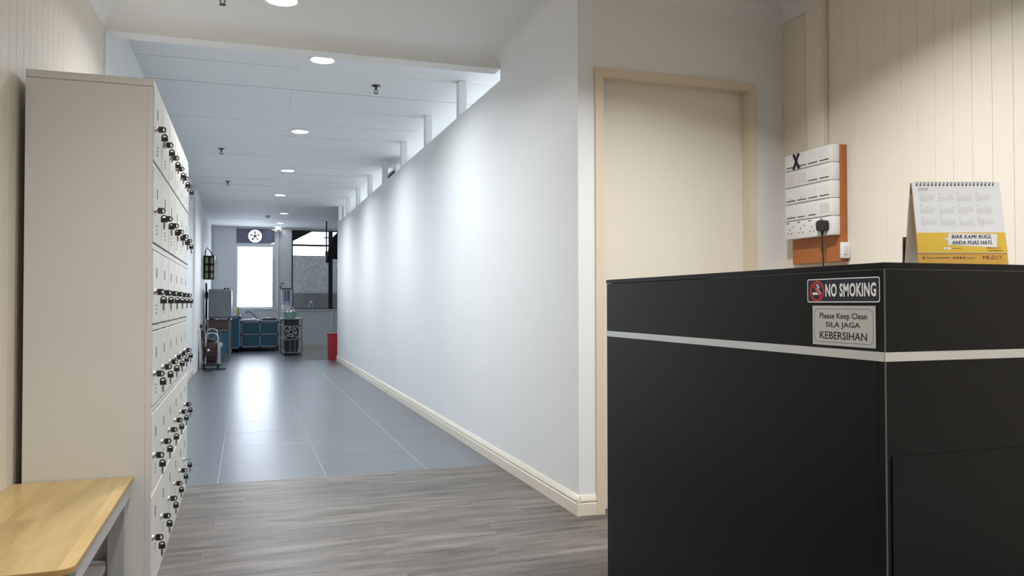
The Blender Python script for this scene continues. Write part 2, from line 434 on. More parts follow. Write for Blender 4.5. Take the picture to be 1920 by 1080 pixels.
for (a, b, c, d) in ((B0 + .03, 1.775, .90, 2.305), (B0 + .03, 1.775, 2.345, 2.64), (1.87, B1 - .03, .90, 2.305), (1.87, B1 - .03, 2.345, 2.64)):
    MB().box(a, b, YK + .045, YK + .05, c, d).build('pane', 'glass', w2)
dp = MB()
for i in range(260):
    x = random.uniform(B0 + .05, 1.76) if i < 220 else random.uniform(1.89, 2.3)
    z = random.uniform(.95, 2.05) if random.random() < .3 else random.uniform(1.45, 2.05)
    r = random.uniform(.004, .011); dp.ball((x, YK + .044, z), r, (1, .5, random.uniform(1, 1.6)), 6, 4)
d_o = dp.build('rain_drops', 'drop', w2); d_o['kind'] = 'stuff'
MB().box(B0 - .03, B1, YK - .035, YK + .02, .855, .875, bev=.003).build('window_sill', 'wall', w2)
# outside: neighbouring wall, awning, ground
struct(MB().box(-2, 7, 22.0, 22.2, -.1, 1.30).box(-2, 7, 22.05, 22.2, 1.30, 2.30).build('wall_outside', 'conc'), 'rough grey wall of the neighbouring building seen through the wet window', 'wall')
ob = MB().box(-2, 7, 21.95, 22.0, -.1, 1.28).build('wall_outside_base', 'conc_d'); struct(ob, 'darker lower band of the outside wall', 'wall')
struct(MB().box(-6, 9, YK + .15, 40, -.3, -.12).build('ground_outside', 'ground'), 'concrete yard outside the far windows', 'ground')
MBa = MB().poly([(.6, YK + .151, 2.22), (1.425, YK + .151, 2.664), (1.425, YK + .151, 2.76), (.6, YK + .151, 2.76)], (0, .25, 0))
tag(MBa.build('awning', 'roof'), 'dark sloping awning outside the top of the far window', 'awning')

# ceilings
ce = MB().box(-.9, XW - .0005, YBK, YB - .0005, ZC, ZC + .06).box(XW - .0005, XR + .12, YBK, YD - .0005, ZC, ZC + .06).build('ceiling', 'ceil')
struct(ce, 'plain off white plaster ceiling of the reception', 'ceiling')
struct(MB().box(XLC, XW, YB, YB + .12, ZH, 2.76).build('wall_header', 'ceil'), 'low header between reception and corridor ceilings', 'header')
cc = MB().box(-.9, XFR + .1, YB + .0, YK + .15, ZK + .016, ZK + .10).build('ceiling_corridor', 'grid', origin=(0, 0, ZK))
struct(cc, 'white tiled suspended ceiling of the corridor', 'ceiling')
def ctile(x0, x1, y0, y1):
    me = MB().box(-(x1 - x0) / 2 + .0002, (x1 - x0) / 2 - .0002, -(y1 - y0) / 2 + .0028, (y1 - y0) / 2 - .0028, 0, .012).mesh('ceiling_tile', 'tile_c'); return me
xs = [(-.86, .34), (.34, 1.56), (1.56, 2.78), (2.78, 4.0)]
ys = [(4.84, 5.225)] + [(5.225 + .6 * k, 5.825 + .6 * k) for k in range(22)]
cache = {}
for (a, b) in xs:
    for (c, d) in ys:
        if c > YK: continue
        d = min(d, YK); k = (round(b - a, 3), round(d - c, 3))
        if k not in cache: cache[k] = ctile(a, b, c, d)
        o = inst('ceiling_tile', cache[k], cc, ((a + b) / 2, (c + d) / 2, random.uniform(0, .003)), (random.uniform(-.004, .004), random.uniform(-.0022, .0022), 0))

# cove moulding round the reception ceiling
def cove(n, pts_dir, a, b, label):
    """a->b run along the wall foot of the cove; pts_dir = inward horizontal direction"""
    inn = Vector(pts_dir); P = []
    h = ZC - ZH - .004; q = 7
    prof = [(h * (1 - math.cos(i / q * math.pi / 2)), h * math.sin(i / q * math.pi / 2)) for i in range(q + 1)]
    prof += [(0, h)]
    a = Vector(a); b = Vector(b)
    pts = [a + inn * u + Vector((0, 0, v)) for u, v in prof]
    o = MB().poly(pts, b - a).build('trim_%d' % n, 'ceil'); struct(o, label, 'cornice')
z0 = ZH + .004
cove(2, (1, 0, 0), (XLW, YBK, z0), (XLW, YB, z0), 'plaster cornice above the left panelled wall')
cove(3, (0, -1, 0), (XLW, YB, z0), (XW, YB, z0), 'plaster cornice along the header of the corridor')
cove(4, (-1, 0, 0), (XW, YD, z0), (XW, YB, z0), 'plaster cornice on the corridor side of the wall corner')
cove(5, (0, -1, 0), (XW, YD, z0), (XR, YD, z0), 'plaster cornice above the cream door')
cove(6, (-1, 0, 0), (XR, YBK, z0), (XR, YD, z0), 'plaster cornice above the right panelled wall')

# skirting
SK = [(0, 0), (.016, 0), (.016, .056), (.011, .060), (.011, .064), (.0155, .068), (.0155, .074), (.010, .083), (.007, .092), (.004, .096), (0, .096)]
def skirt(name, inn, a, b, label, mt='skirt'):
    inn = Vector(inn); a = Vector(a); b = Vector(b)
    o = MB().poly([a + inn * u + Vector((0, 0, v)) for u, v in SK], b - a).build(name, mt); struct(o, label, 'skirting'); return o
skirt('baseboard_right', (-1, 0, 0), (XW - .0002, YD - .016, 0.001), (XW - .0002, YE, 0.001), 'moulded cream skirting along the white corridor wall')
skirt('baseboard_corner', (0, -1, 0), (XW - .016, YD - .0002, 0.001), (D0 - .001, YD - .0002, 0.001), 'short cream skirting between the wall corner and the door frame')
skirt('baseboard_left', (1, 0, 0), (XLC + .0002, 5.0, 0.001), (XLC + .0002, 12.15, 0.001), 'cream skirting along the left corridor wall')
skirt('baseboard_back', (0, -1, 0), (.6, YK - .0002, 0.001), (B1, YK - .0002, 0.001), 'cream skirting under the rain spotted window')

# ================================================================== LAMPS
def downlight(x, y, z, r, power, colr, led, label, group='round ceiling downlights', spread=150):
    t = thing('ceiling_light', (x, y, z), label, 'downlight', group)
    MB().lathe([(r + .012, 0), (r + .012, -.004), (r + .004, -.009), (r, -.007), (r, -.002)], n=32).build('trim_ring', 'white', t, local=True)
    MB().lathe([(0.0, -.0045), (r, -.0045), (r, -.0025), (0.0, -.0025)], n=32).build('diffuser', led, t, local=True)
    L = bpy.data.lights.new('lamp', 'AREA'); L.shape = 'DISK'; L.size = 2 * r * .95; L.energy = power; L.color = colr; L.spread = R_(spread)
    o = bpy.data.objects.new('lamp', L); COL.objects.link(o); o.parent = t; o.location = (0, 0, -.0065)
names = ['nearest round downlight of the corridor ceiling, just beyond the header', 'second round downlight along the corridor ceiling', 'third round downlight along the corridor ceiling', 'fourth round downlight along the corridor ceiling']
for k in range(4): downlight(.49, 5.551 + 2.4 * k, ZK, .078, P_CORR, C_CORR, 'led_c', names[k])
for (x, y), nm in zip(((.666, 15.37), (.673, 17.24), (.662, 18.22)), ('fifth small downlight, first of the three near the far wall', 'sixth small downlight, between the two nearest the far wall', 'last small downlight, right against the far wall')):
    downlight(x, y, ZK, .07, P_FAR, C_CORR, 'led_c', nm)
downlight(.164, 4.178, ZC, .078, P_REC * .65, C_REC, 'led_w', 'round downlight cut by the top of the picture, in the reception ceiling')
for (x, y, p), nm in zip(((.164, 1.7, .50), (1.58, 2.22, 1.38), (2.05, -.2, 1.1), (.2, -.8, .5)), ('reception downlight in front of the bench, out of view', 'reception downlight over the counter, out of view', 'reception downlight over the front of the counter, out of view', 'reception downlight behind the camera, out of view')):
    downlight(x, y, ZC, .078, P_REC * p, C_REC, 'led_w', nm, spread=137)
for y, nm in zip((6.0, 9.4, 12.6), ('first downlight of the side room, hidden by the partition', 'second downlight of the side room, hidden by the partition', 'third downlight of the side room, hidden by the partition')):
    downlight(2.75, y, ZK, .078, P_ROOM, C_CORR, 'led_c', nm)

def sprinkler(x, y, z, label, sc=1.0):
    t = thing('fire_sprinkler', (x, y, z), label, 'sprinkler', 'fire sprinklers on the ceiling')
    MB().lathe([(.032 * sc, 0), (.032 * sc, -.003), (.02 * sc, -.008), (.009 * sc, -.010), (.009 * sc, -.03 * sc)], n=18).build('escutcheon', 'sprk', t, local=True)
    b = MB()
    for s in (-1, 1): b.tube([(s * .007 * sc, 0, -.028 * sc), (s * .013 * sc, 0, -.038 * sc), (s * .004 * sc, 0, -.052 * sc)], .003 * sc, 6)
    b.build('yoke', 'sprk', t, local=True)
    MB().lathe([(.018 * sc, -.056 * sc), (.016 * sc, -.053 * sc), (.004 * sc, -.050 * sc)], n=12).build('deflector', 'sprk', t, local=True)
sprinkler(.944, 6.10, ZK, 'metal fire sprinkler right of the nearest corridor downlight', 1.1)
sprinkler(-.266, 9.13, ZK, 'metal fire sprinkler left of the second corridor downlight', 1.1)
sprinkler(-.251, 11.56, ZK, 'smaller looking metal fire sprinkler farther down the corridor', 1.1)
sprinkler(-.12, 4.20, ZC, 'metal fire sprinkler at the top edge, left of the reception downlight', 1.0)
sd = thing('smoke_detector', (.38, 15.9, ZK), 'small white detector on the dim ceiling near the far wall', 'detector')
MB().lathe([(.05, 0), (.05, -.02), (.035, -.045), (.012, -.05)], n=18).build('detector_body', 'white', sd, local=True)
MB().lathe([(.03, -.0452), (.012, -.056)], n=14).build('sensor', 'offw', sd, local=True)

# ================================================================== RECEPTION COUNTER
XC, Y1, Y2, CT, SL = 1.218, 1.267, 2.565, 1.10, .013
c = thing('reception_counter', (XC, Y1, 0), 'black laminate reception counter with a pale metal stripe', 'counter')
MB().poly([(XC, Y1, CT - SL), (XR - .003, Y1, CT - SL), (XR - .003, Y1 + .42, CT - SL), (XC + .42, Y1 + .42, CT - SL), (XC + .42, Y2, CT - SL), (XC, Y2, CT - SL)], (0, 0, SL)).build('counter_top', 'laminate', c)
MB().box(XC + .0015, XC + .02, Y1 + .0215, Y2 - .002, 0, CT - SL - .0012, bev=.0006).build('side_panel', 'laminate', c)
MB().box(XC + .0015, XR - .003, Y1 + .0015, Y1 + .021, 0, CT - SL - .0012, bev=.0006).build('front_panel', 'laminate', c)
MB().box(XC + .021, XC + .41, Y2 - .02, Y2 - .002, 0, CT - SL - .0012).build('end_panel', 'laminate', c)
MB().box(XC + .014, XR - .004, Y1 - .0015, Y1 + .0014, .05, .708, bev=.0005).build('lower_front_panel', 'laminate', c)
MB().box(XC + .0004, XC + .0026, Y1 + .0004, Y1 + .0026, 0, CT - SL).build('corner_edge_band', 'edge', c)
MB().box(XC - .0008, XC + .0014, Y1 + .0026, Y2 - .002, .8995, .9185, bev=.0004).build('side_stripe', 'alu', c)
MB().box(XC - .0008, XR - .003, Y1 - .0012, Y1 + .0014, .8995, .9185, bev=.0004).build('front_stripe', 'alu', c)

# stickers on the counter side. The face looks towards -X: reading direction is -Y
RT, UPV = (0, -1, 0), (0, 0, 1)
def sx(d): return XC + .0013 - d
s1 = thing('no_smoking_sign', (sx(0), 1.389, 1.0185), 'black NO SMOKING sticker with white border on the counter side', 'sign')
cy, cz, w_, h_ = 1.389, 1.0455, .220, .054
MB().poly(rrect((sx(0), cy, cz), RT, UPV, w_, h_, .005), (-.0008, 0, 0)).build('sticker', 'navy', s1)
b = MB(); ring_face(b, rrect((sx(.0010), cy, cz), RT, UPV, w_ - .0015, h_ - .0015, .0055), rrect((sx(.0010), cy, cz), RT, UPV, w_ - .0055, h_ - .0055, .0042)); b.build('border', 'white', s1)
b = MB(); put_text(b, 'NO SMOKING', (sx(.0010), cy - .0245, cz + .0005), RT, UPV, .149, .0290, bold=.03, spacing=1.08); b.build('lettering', 'white', s1)
b = MB(); iy, iz = cy + .0765, cz - .001
def circ(cx, r, n=28, d=.0010): return [Vector((sx(d), cx[0] - r * math.cos(2 * math.pi * i / n), cx[1] + r * math.sin(2 * math.pi * i / n))) for i in range(n)]
ring_face(b, circ((iy, iz), .0232), circ((iy, iz), .0188))
a = Vector((0, -math.cos(R_(-48)), math.sin(R_(-48)))); n_ = Vector((0, -math.cos(R_(42)), math.sin(R_(42)))); cc_ = Vector((sx(.0014), iy, iz))
b.raw([cc_ + a * .021 + n_ * .0022, cc_ - a * .021 + n_ * .0022, cc_ - a * .021 - n_ * .0022, cc_ + a * .021 - n_ * .0022], [(0, 1, 2, 3)])
b.build('red_ring', 'red', s1)
def quad(b, y, z, w, h, d=.0011): b.raw([(sx(d), y + w / 2, z - h / 2), (sx(d), y - w / 2, z - h / 2), (sx(d), y - w / 2, z + h / 2), (sx(d), y + w / 2, z + h / 2)], [(0, 1, 2, 3)])
b = MB(); quad(b, iy + .006, iz - .0055, .0175, .0052); quad(b, iy - .0075, iz - .0055, .0035, .0052); quad(b, iy - .0125, iz - .0055, .0018, .0052)
for off in (0, .0052):
    for i in range(9):
        t = i / 8; yy = iy - .0015 - off - .003 * math.sin(t * 6.3) - .007 * t + .005; zz = iz + .0145 - .015 * t
        quad(b, yy, zz, .0024, .0024)
b.build('cigarette', 'white', s1)
s2 = thing('keep_clean_sign', (sx(0), 1.387, .925), 'silver sticker asking to keep clean in English and Malay', 'sign')
cy, cz, w_, h_ = 1.387, .9685, .189, .087
MB().box(sx(.0008), sx(0), cy - w_ / 2, cy + w_ / 2, cz - h_ / 2, cz + h_ / 2).build('sticker', 'silver', s2)
b = MB(); ring_face(b, rrect((sx(.0010), cy, cz), RT, UPV, w_ - .012, h_ - .013, .012), rrect((sx(.0010), cy, cz), RT, UPV, w_ - .0136, h_ - .0146, .0114)); b.build('border', 'ink', s2)
b = MB()
put_text(b, 'Please Keep Clean', (sx(.0010), cy, cz + .0195), RT, UPV, .142, .0165, bold=.018)
put_text(b, 'SILA JAGA', (sx(.0010), cy, cz + .0005), RT, UPV, .104, .0150, bold=.016)
put_text(b, 'KEBERSIHAN', (sx(.0010), cy, cz - .0215), RT, UPV, .142, .0170, bold=.016)
b.build('lettering', 'ink', s2)

# ================================================================== DESK CALENDAR
d0 = 1.712
P0 = Vector((d0 * (math.sin(yaw) + math.cos(yaw) * (1724 - 960) / 1480), d0 * (math.cos(yaw) - math.sin(yaw) * (1724 - 960) / 1480), CT))
CW, CH, LEAN = .1945, .184, .030
cal = thing('desk_calendar', P0, 'white and yellow spiral desk calendar for 2019 standing on the counter', 'calendar', rz=-yaw)
sl = math.sqrt(CH * CH + LEAN * LEAN); fu = Vector((0, LEAN / sl, CH / sl)); fnn = Vector((0, -CH / sl, LEAN / sl)); fr_ = Vector((1, 0, 0))
def fp(s, t, d=0.0): return fr_ * s + fu * t + fnn * d          # point on the leaning face, d above it
def px(u, v): return (u - 1724.5) / 167.0 * CW, (498.0 - v) / 159.0 * sl
def slab(s0, s1_, t0, t1, d0_, d1_): return [fp(s0, t0, d0_), fp(s1_, t0, d0_), fp(s1_, t1, d0_), fp(s0, t1, d0_)], fnn * (d1_ - d0_)
pts, v = slab(0, CW, 0, sl - .002, -.0016, 0); MB().poly(pts, v).build('stand_front', 'ochre', cal, local=True)
pts, v = slab(.0005, CW - .0005, .026, sl, .0004, .0018); MB().poly(pts, v).build('page_block', 'paper', cal, local=True)
yb0, yb1 = px(0, 475)[1], px(0, 436.5)[1]
pts, v = slab(.0005, CW - .0005, yb0, yb1, .0019, .0021); MB().poly(pts, v).build('yellow_band', 'yellow', cal, local=True)
MB().poly([fp(0, sl, -.002), fp(CW, sl, -.002), Vector((CW, .062, 0)), Vector((0, .062, 0))], (0, .0035, 0)).build('stand_back', 'brown', cal, local=True)
MB().poly([fp(0, sl - .004, -.0035), fp(CW, sl - .004, -.0035), Vector((CW, .0605, .0016)), Vector((0, .0605, .0016))], (0, .0012, 0)).build('inner_lining', 'paper', cal, local=True)
MB().poly([(-.002, .066, 0), (.17, .066, 0), (.17, .064, .066), (-.002, .064, .066)], (0, .004, 0)).build('back_card', 'dkwood', cal, local=True)
MB().poly([(.0, .004, .0), (CW, .004, 0), (CW, .060, 0), (0, .060, 0)], (0, 0, .0015)).build('stand_base', 'paper', cal, local=True)
for i in range(21):
    s = CW * (.055 + .865 * i / 20); q = []
    for k in range(13):
        a = 2 * math.pi * k / 12; q.append(fp(s + .0012 * math.sin(a), sl - .0035, 0) + Vector((0, .0005 - .0052 * math.cos(a), .0052 * math.sin(a))))
    MB().tube(q[:-1], .0007, 5, closed=True).build('spiral_ring', 'blackp', cal, local=True)
b = MB()
for i in range(21):
    s = CW * (.055 + .865 * i / 20); pts, v = slab(s - .0013, s + .0013, sl - .0085, sl - .0048, .0019, .0021); b.poly(pts, v)
b.build('punched_holes', 'ink', cal, local=True)['kind'] = 'stuff'
import calendar as _cal
b = MB()
MN = ['JAN', 'FEB', 'MAR', 'APR', 'MAY', 'JUN', 'JUL', 'AUG', 'SEP', 'OCT', 'NOV', 'DEC']
mx_ = [1736, 1772, 1807, 1842]; mv = [361, 384.5, 408.5]
for mth in range(12):
    u0, v0 = mx_[mth % 4], mv[mth // 4]; wpx = 28.0
    s, t = px(u0 + 2.5, v0); put_text(b, MN[mth], fp(s, t, .0021), fr_, fu, .0052, .0016, bold=.01)
    for wk, days in enumerate(_cal.Calendar(6).monthdayscalendar(2019, mth + 1)):
        for dd, day in enumerate(days):
            if day:
                s, t = px(u0 + 1.5 + dd * 4.1, v0 + 3.2 + wk * 2.75); put_text(b, str(day), fp(s, t, .0021), fr_, fu, .0023 if day > 9 else .0012, .0017, bold=.012)
b.build('month_grid', 'greyink', cal, local=True)['kind'] = 'stuff'
b = MB(); s, t = px(1744, 352.5); put_text(b, '2019', fp(s, t, .0021), fr_, fu, .0215, .0072); b.build('year_print', 'greyink', cal, local=True)
b = MB(); bp_ = [(1784.3, 438), (1875.5, 440), (1872, 465.5), (1850, 464), (1781, 460), (1782.6, 451), (1773, 448.6), (1783.3, 447)]
b.poly([fp(*px(*q), .0022) for q in bp_], fnn * .0001); b.build('speech_bubble', 'paper', cal, local=True)
b = MB()
for dx_ in (-.0004, 0, .0004):
    s, t = px(1826.5, 445.2); put_text(b, 'BIAR KAMI RUGI,', fp(s + dx_, t, .0025 + dx_ * .1), fr_, fu, .0865, .0098, bold=0, spacing=1.1, shear=.2)
    s, t = px(1826.5, 456.0); put_text(b, 'ANDA PUAS HATI.', fp(s + dx_, t, .0025 + dx_ * .1), fr_, fu, .0880, .0088, bold=0, spacing=1.1, shear=.2)
b.build('slogan', 'ink', cal, local=True)
b = MB()
s, t = px(1867, 466.2); put_text(b, 'MR.D.I.Y.', fp(s, t, .0025), fr_, fu, .0330, .0048)
s, t = px(1864, 483.8); put_text(b, 'MR.D.I.Y.', fp(s, t, .0006), fr_, fu, .0440, .0085)
for (ua, ub, vv, hh, dd) in ((1854, 1883, 471.2, 1.4, .0023), (1789, 1806, 467, 1.0, .0023), (1739, 1755, 484.6, 1.2, .0003), (1758, 1783, 484.4, 1.5, .0003), (1815, 1830, 484.6, 1.2, .0003)):
    k = ua
    while k < ub:
        e = min(ub, k + random.uniform(2, 5)); pts, v = slab(px(k, 0)[0], px(e, 0)[0], px(0, vv + hh / 2)[1], px(0, vv - hh / 2)[1], dd, dd + .0002); b.poly(pts, v); k = e + .8
for uu, rr_ in ((1734, 2.2), (1791, 2.2), (1797.5, 2.2), (1803.5, 2.2), (1809.5, 2.0)):
    s, t = px(uu, 484.4); b.poly([fp(s + rr_ * .00116 * math.cos(2 * math.pi * i / 12), t + rr_ * .00116 * math.sin(2 * math.pi * i / 12), .0003) for i in range(12)], fnn * .0002)
b.build('small_print', 'brownink', cal, local=True)['kind'] = 'stuff'
b = MB()
for ua, ub in ((1773, 1777.5), (1779, 1786)):
    pts, v = slab(px(ua, 0)[0], px(ub, 0)[0], px(0, 469)[1], px(0, 464.8)[1], .0023, .0025); b.poly(pts, v)
b.build('social_badge', 'paper', cal, local=True)

# ================================================================== SWITCHBOARD ON THE RIGHT WALL
BX, BY0, BY1 = 2.664, 3.033, 3.386
sb = thing('switchboard', (XR - .0005, 3.21, 1.213), 'orange wooden switchboard carrying rows of white switches beside the door', 'switchboard')
MB().box(BX, XR - .0006, BY0, BY1, 1.213, 1.768, bev=.0015).build('backing_board', 'orange', sb)
XF = 2.618
def box_row(z0, z1, bev=.004): return MB().box(XF, BX - .0003, BY0 + .006, BY1, z0, z1, bev=bev, seg=2).build('switch_casing', 'white', sb)
zr = [1.768, 1.683, 1.598, 1.513, 1.428, 1.338]
def wloc_box(o, nm, mt, y0, y1, z0, z1, xa=.0012, xb=0.0, bev=.0006): return MB().box(XF - xa, XF + .002 - xb, y0, y1, z0, z1, bev=bev).build(nm, mt, o)
gw = (BY1 - .012 - (BY0 + .018)) / 4
for r in range(4):
    o = box_row(zr[r + 1] + .0015, zr[r]); 
    for g in range(4):
        ya = BY1 - .012 - gw * g; yb_ = ya - gw + .004
        z1_ = zr[r] - .018; z0_ = zr[r + 1] + .020
        if r == 1 and g < 2: wloc_box(o, 'blank_plate', 'offw', yb_ + .006, ya - .006, z0_, z1_); continue
        if r == 3 and g == 3: wloc_box(o, 'blank_plate', 'offw', yb_ + .006, ya - .006, z0_, z1_); continue
        sm = .018 if r == 3 and g in (1, 2) else .006
        sw = wloc_box(o, 'switch_rocker', 'white', yb_ + sm, ya - .006, z0_, z1_, xa=.003)
        wloc_box(o, 'shadow_slot', 'dark', yb_ + sm, ya - .006, z0_ - .0045, z0_ - .0005, xa=.0004, bev=0)
        if (r == 2 and g < 2) or (r == 3 and g == 0):
            wloc_box(o, 'indicator', 'dark', (ya + yb_) / 2 - .0015, (ya + yb_) / 2 + .0015, z0_ + .004, z0_ + .011, xa=.0034, bev=0)
    MB().box(XF - .002, XF + .004, BY0 + .02, BY1 - .002, zr[r + 1] + .003, zr[r + 1] + .0095, bev=.0015).build('casing_lip', 'offw', sb)
so = box_row(zr[5], zr[4])
for g in range(4):
    ya = BY1 - .004 - (gw + .002) * g; yc = ya - gw / 2
    for k in (0, 1): wloc_box(so, 'marking', 'ink', ya - .008 - .012 * k - .008, ya - .008 - .012 * k, zr[4] - .012, zr[4] - .006, xa=.0003, bev=0)
    wloc_box(so, 'socket_switch', 'offw', ya - gw + .010, ya - gw + .026, zr[4] - .030, zr[4] - .018, xa=.003)
    if g < 3:
        wloc_box(so, 'socket_hole', 'ink', yc + .004, yc + .008, zr[4] - .046, zr[4] - .036, xa=.0003, bev=0)
        for s in (-1, 1): wloc_box(so, 'socket_hole', 'ink', yc + .006 + s * .013 - .004, yc + .006 + s * .013 + .004, zr[4] - .064, zr[4] - .059, xa=.0003, bev=0)
    else: gp = yc
xt = thing('cross_of_tape', (XF - .003, 3.29, 1.70), 'black tape cross stuck over a switch in the top row', 'tape')
for sgn in (1, -1):
    a_ = Vector((XF - .0036, 3.2905 + .020 * sgn, 1.764)); b_ = Vector((XF - .0036, 3.2905 - .022 * sgn, 1.688))
    dirv = (b_ - a_).normalized(); nv = dirv.cross(Vector((1, 0, 0))) * .0072
    MB().poly([a_ + nv, b_ + nv, b_ - nv, a_ - nv], (-.0012 - .0006 * (sgn > 0), 0, 0)).build('tape_strip', 'tape', xt)
pl = thing('power_plug', (XF, gp, 1.36), 'black three pin plug with a cord, in the right socket of the switchboard', 'plug')
pz = 1.384
MB().poly(rrect((XF - .0008, gp - .004, pz), (0, -1, 0), (0, 0, 1), .056, .052, .016), (-.030, 0, 0)).build('plug_body', 'blackp', pl)
MB().cyl((XF - .018, gp - .004, pz - .025), (XF - .018, gp - .004, pz - .045), .008, .005).build('strain_relief', 'blackp', pl)
MB().tube([(XF - .018, gp - .004, pz - .044), (XF - .017, gp - .004, pz - .10), (XF - .012, gp - .003, pz - .18), (XF - .012, gp - .001, pz - .30), (XF - .015, gp, pz - .6), (XF - .02, gp - .01, pz - 1.0), (XF - .02, gp - .03, pz - 1.376)], .0035, 8).build('cord', 'blackp', pl)
bell = thing('bell_switch', (2.672, 3.03, 1.235), 'small white bell switch on the lower right edge of the orange board', 'switch')
MB().box(BX - .012, XR - .001, BY0 - .020, BY0 - .0005, 1.226, 1.302, bev=.004, seg=2).build('bell_housing', 'white', bell)
MB().box(BX - .006, BX + .010, BY0 - .0235, BY0 - .019, 1.245, 1.282, bev=.001).build('bell_button', 'offw', bell)
# cable trunking rising from the board to the ceiling
tr = thing('cable_trunking', (2.68, 3.21, 1.768), 'cream vertical cable trunking above the switchboard', 'trunking')
MB().box(2.664, XR - .0006, 3.155, 3.268, 1.7685, ZC - .002, bev=.003).build('trunking_box', 'pvc', tr)
MB().box(2.660, 2.6638, 3.162, 3.262, 1.7685, ZC - .002, bev=.001).build('trunking_lid', 'pvc', tr)

# ================================================================== LOCKERS
LX, LB, LY1, LY2, LZ = -.313, -.707, 3.024, 4.772, 1.81
cw = (LY2 - LY1) / 6
RH, RT0 = .288, 1.783
doorm = MB().box(-.004, .0025, .006, cw - .006, -(RH - .028), 0, bev=.0015).mesh('locker_door', 'locker')
LKY = .022
def local_mesh(mb, name, mt): return mb.mesh(name, mt)
lockm = local_mesh(MB().lathe([(.0105, .002), (.0105, .007), (.008, .011), (.005, .0125)], n=16, axis='x'), 'lock_cylinder', 'chrome')
slotm = local_mesh(MB().box(.0024, .0034, -.008, .008, -.018, .018), 'card_slot', 'dark')
vm = MB()
for k in range(3): vm.box(.0024, .0032, -.018, .018, -.0018 - .014 * k, .0018 - .014 * k)
ventm = local_mesh(vm, 'vent_slits', 'dark')
units = []
for uidx, lab in ((0, 'nearer bank of grey white steel lockers, next to the bench'), (1, 'farther bank of grey white steel lockers, on the corridor side')):
    ya = LY1 + 3 * cw * uidx; yb_ = ya + 3 * cw
    L = thing('locker_bank', (LX, ya, 0), lab, 'locker', 'steel lockers along the left wall')
    MB().box(LB, LX - .0205, ya + .0005, yb_ - .0005, 0, LZ - .028).build('cabinet_body', 'locker', L)
    MB().box(LB, LX, ya + .0005, yb_ - .0005, LZ - .0265, LZ, bev=.002).build('top_cap', 'locker', L)
    f_ = MB()
    f_.box(LX - .02, LX, ya + .0045, yb_ - .0045, 0, RT0 - 6 * RH + .026)
    for r in range(5): f_.box(LX - .02, LX - .0005, ya + .0045, yb_ - .0045, RT0 - RH * (r + 1) + .0045, RT0 - RH * (r + 1) + .0235)
    for k in range(4):
        yy = ya + cw * k; f_.box(LX - .02, LX - .0008, max(ya + .0005, yy - .004), min(yb_ - .0005, yy + .004), 0, LZ - .028)
    f_.build('front_frame', 'locker', L)
    for cI in range(3):
        for r in range(6):
            d = inst('locker_door', doorm, L, (0, cw * cI, RT0 - RH * r))
            inst('lock_cylinder', lockm, d, (0, LKY, -.147))
            inst('card_slot', slotm, d, (0, LKY + .098, -.077))
            inst('vent_slits', ventm, d, (0, LKY + .094, -.195))
# keys: one in each lock, a spare hanging from it on a ring
def key_head(mb, o, dx, up, thick=.0018):
    """black square head with an open loop at its outer end, in the plane of dx and up"""
    dx, up, o = Vector(dx), Vector(up), Vector(o); nrm = dx.cross(up).normalized() * thick
    w2_, l, rr, ri = .0108, .0155, .0108, .0062
    outer = [o - up * w2_, o + dx * l - up * w2_]; inner = []
    N = 10
    arc_o = [o + dx * (l + rr * math.sin(math.pi * i / N)) - up * (rr * math.cos(math.pi * i / N)) for i in range(N + 1)]
    arc_i = [o + dx * (l + ri * 1.0 * math.sin(math.pi * i / N)) - up * (ri * math.cos(math.pi * i / N)) for i in range(N + 1)]
    mb.poly([p - nrm / 2 for p in [o - up * w2_, o + dx * l - up * w2_, o + dx * l + up * w2_, o + up * w2_]], nrm)
    for i in range(N):
        mb.poly([p - nrm / 2 for p in (arc_o[i], arc_o[i + 1], arc_i[i + 1], arc_i[i])], nrm)
def key_meshes(flat):
    up = (0, 1, 0) if flat else (0, 0, 1)
    a = MB(); key_head(a, (.0135, 0, 0), (1, 0, 0), up); hm = a.mesh('key_head', 'blackp')
    bm_ = MB().box(.009, .0136, -.001, .001, -.0035, .0035).mesh('key_blade', 'keysteel')
    rx = .0135 + .0155 + .0055
    rm = MB().tube([(rx + .0015 * math.cos(t * math.pi / 6), .006 * math.sin(t * math.pi / 6) * .3, -.0085 + .0095 * math.cos(t * math.pi / 6)) for t in range(12)], .0007, 5, closed=True).mesh('key_ring', 'chrome')
    # the loop of the spare is at its top: head grows upward
    a = MB(); key_head(a, (rx, 0, -.0415), (0, 0, 1), (1, 0, 0)); hs = a.mesh('spare_key_head', 'blackp')
    q = MB().box(rx - .0035, rx + .0035, -.001, .001, -.0575, -.0413).box(rx - .0026, rx + .0026, -.001, .001, -.067, -.0575)
    for k in range(3): q.box(rx + .0030, rx + .0044, -.0009, .0009, -.055 - .0045 * k, -.053 - .0045 * k)
    bs = q.mesh('spare_key_blade', 'keysteel')
    return [('key_head', hm), ('key_blade', bm_), ('key_ring', rm), ('spare_key_head', hs), ('spare_key_blade', bs)]
KM, KF = key_meshes(False), key_meshes(True)
rown = ['top row', 'second row', 'third row', 'fourth row', 'fifth row', 'bottom row']
coln = ['first column by the bench', 'second column', 'third column', 'fourth column', 'fifth column', 'last column by the corridor']
for r in range(6):
    for cI in range(6):
        t = thing('locker_key', (LX + .0005, LY1 + cw * cI + LKY, RT0 - RH * r - .147), 'black headed key with hanging spare, %s, %s of the lockers' % (rown[r], coln[cI]), 'key', 'black headed keys hanging in the locker doors')
        fl = (r == 5 and cI == 5)
        if fl: t['label'] = 'black headed key turned flat with hanging spare, bottom row, last column of the lockers'
        for nm, me in (KF if fl else KM):
            rot = (R_(random.uniform(-7, 7)), R_(random.uniform(-2, 2)), R_(random.uniform(-6, 6))) if nm in ('key_head',) else None
            inst(nm, me, t, (0, 0, 0), rot)

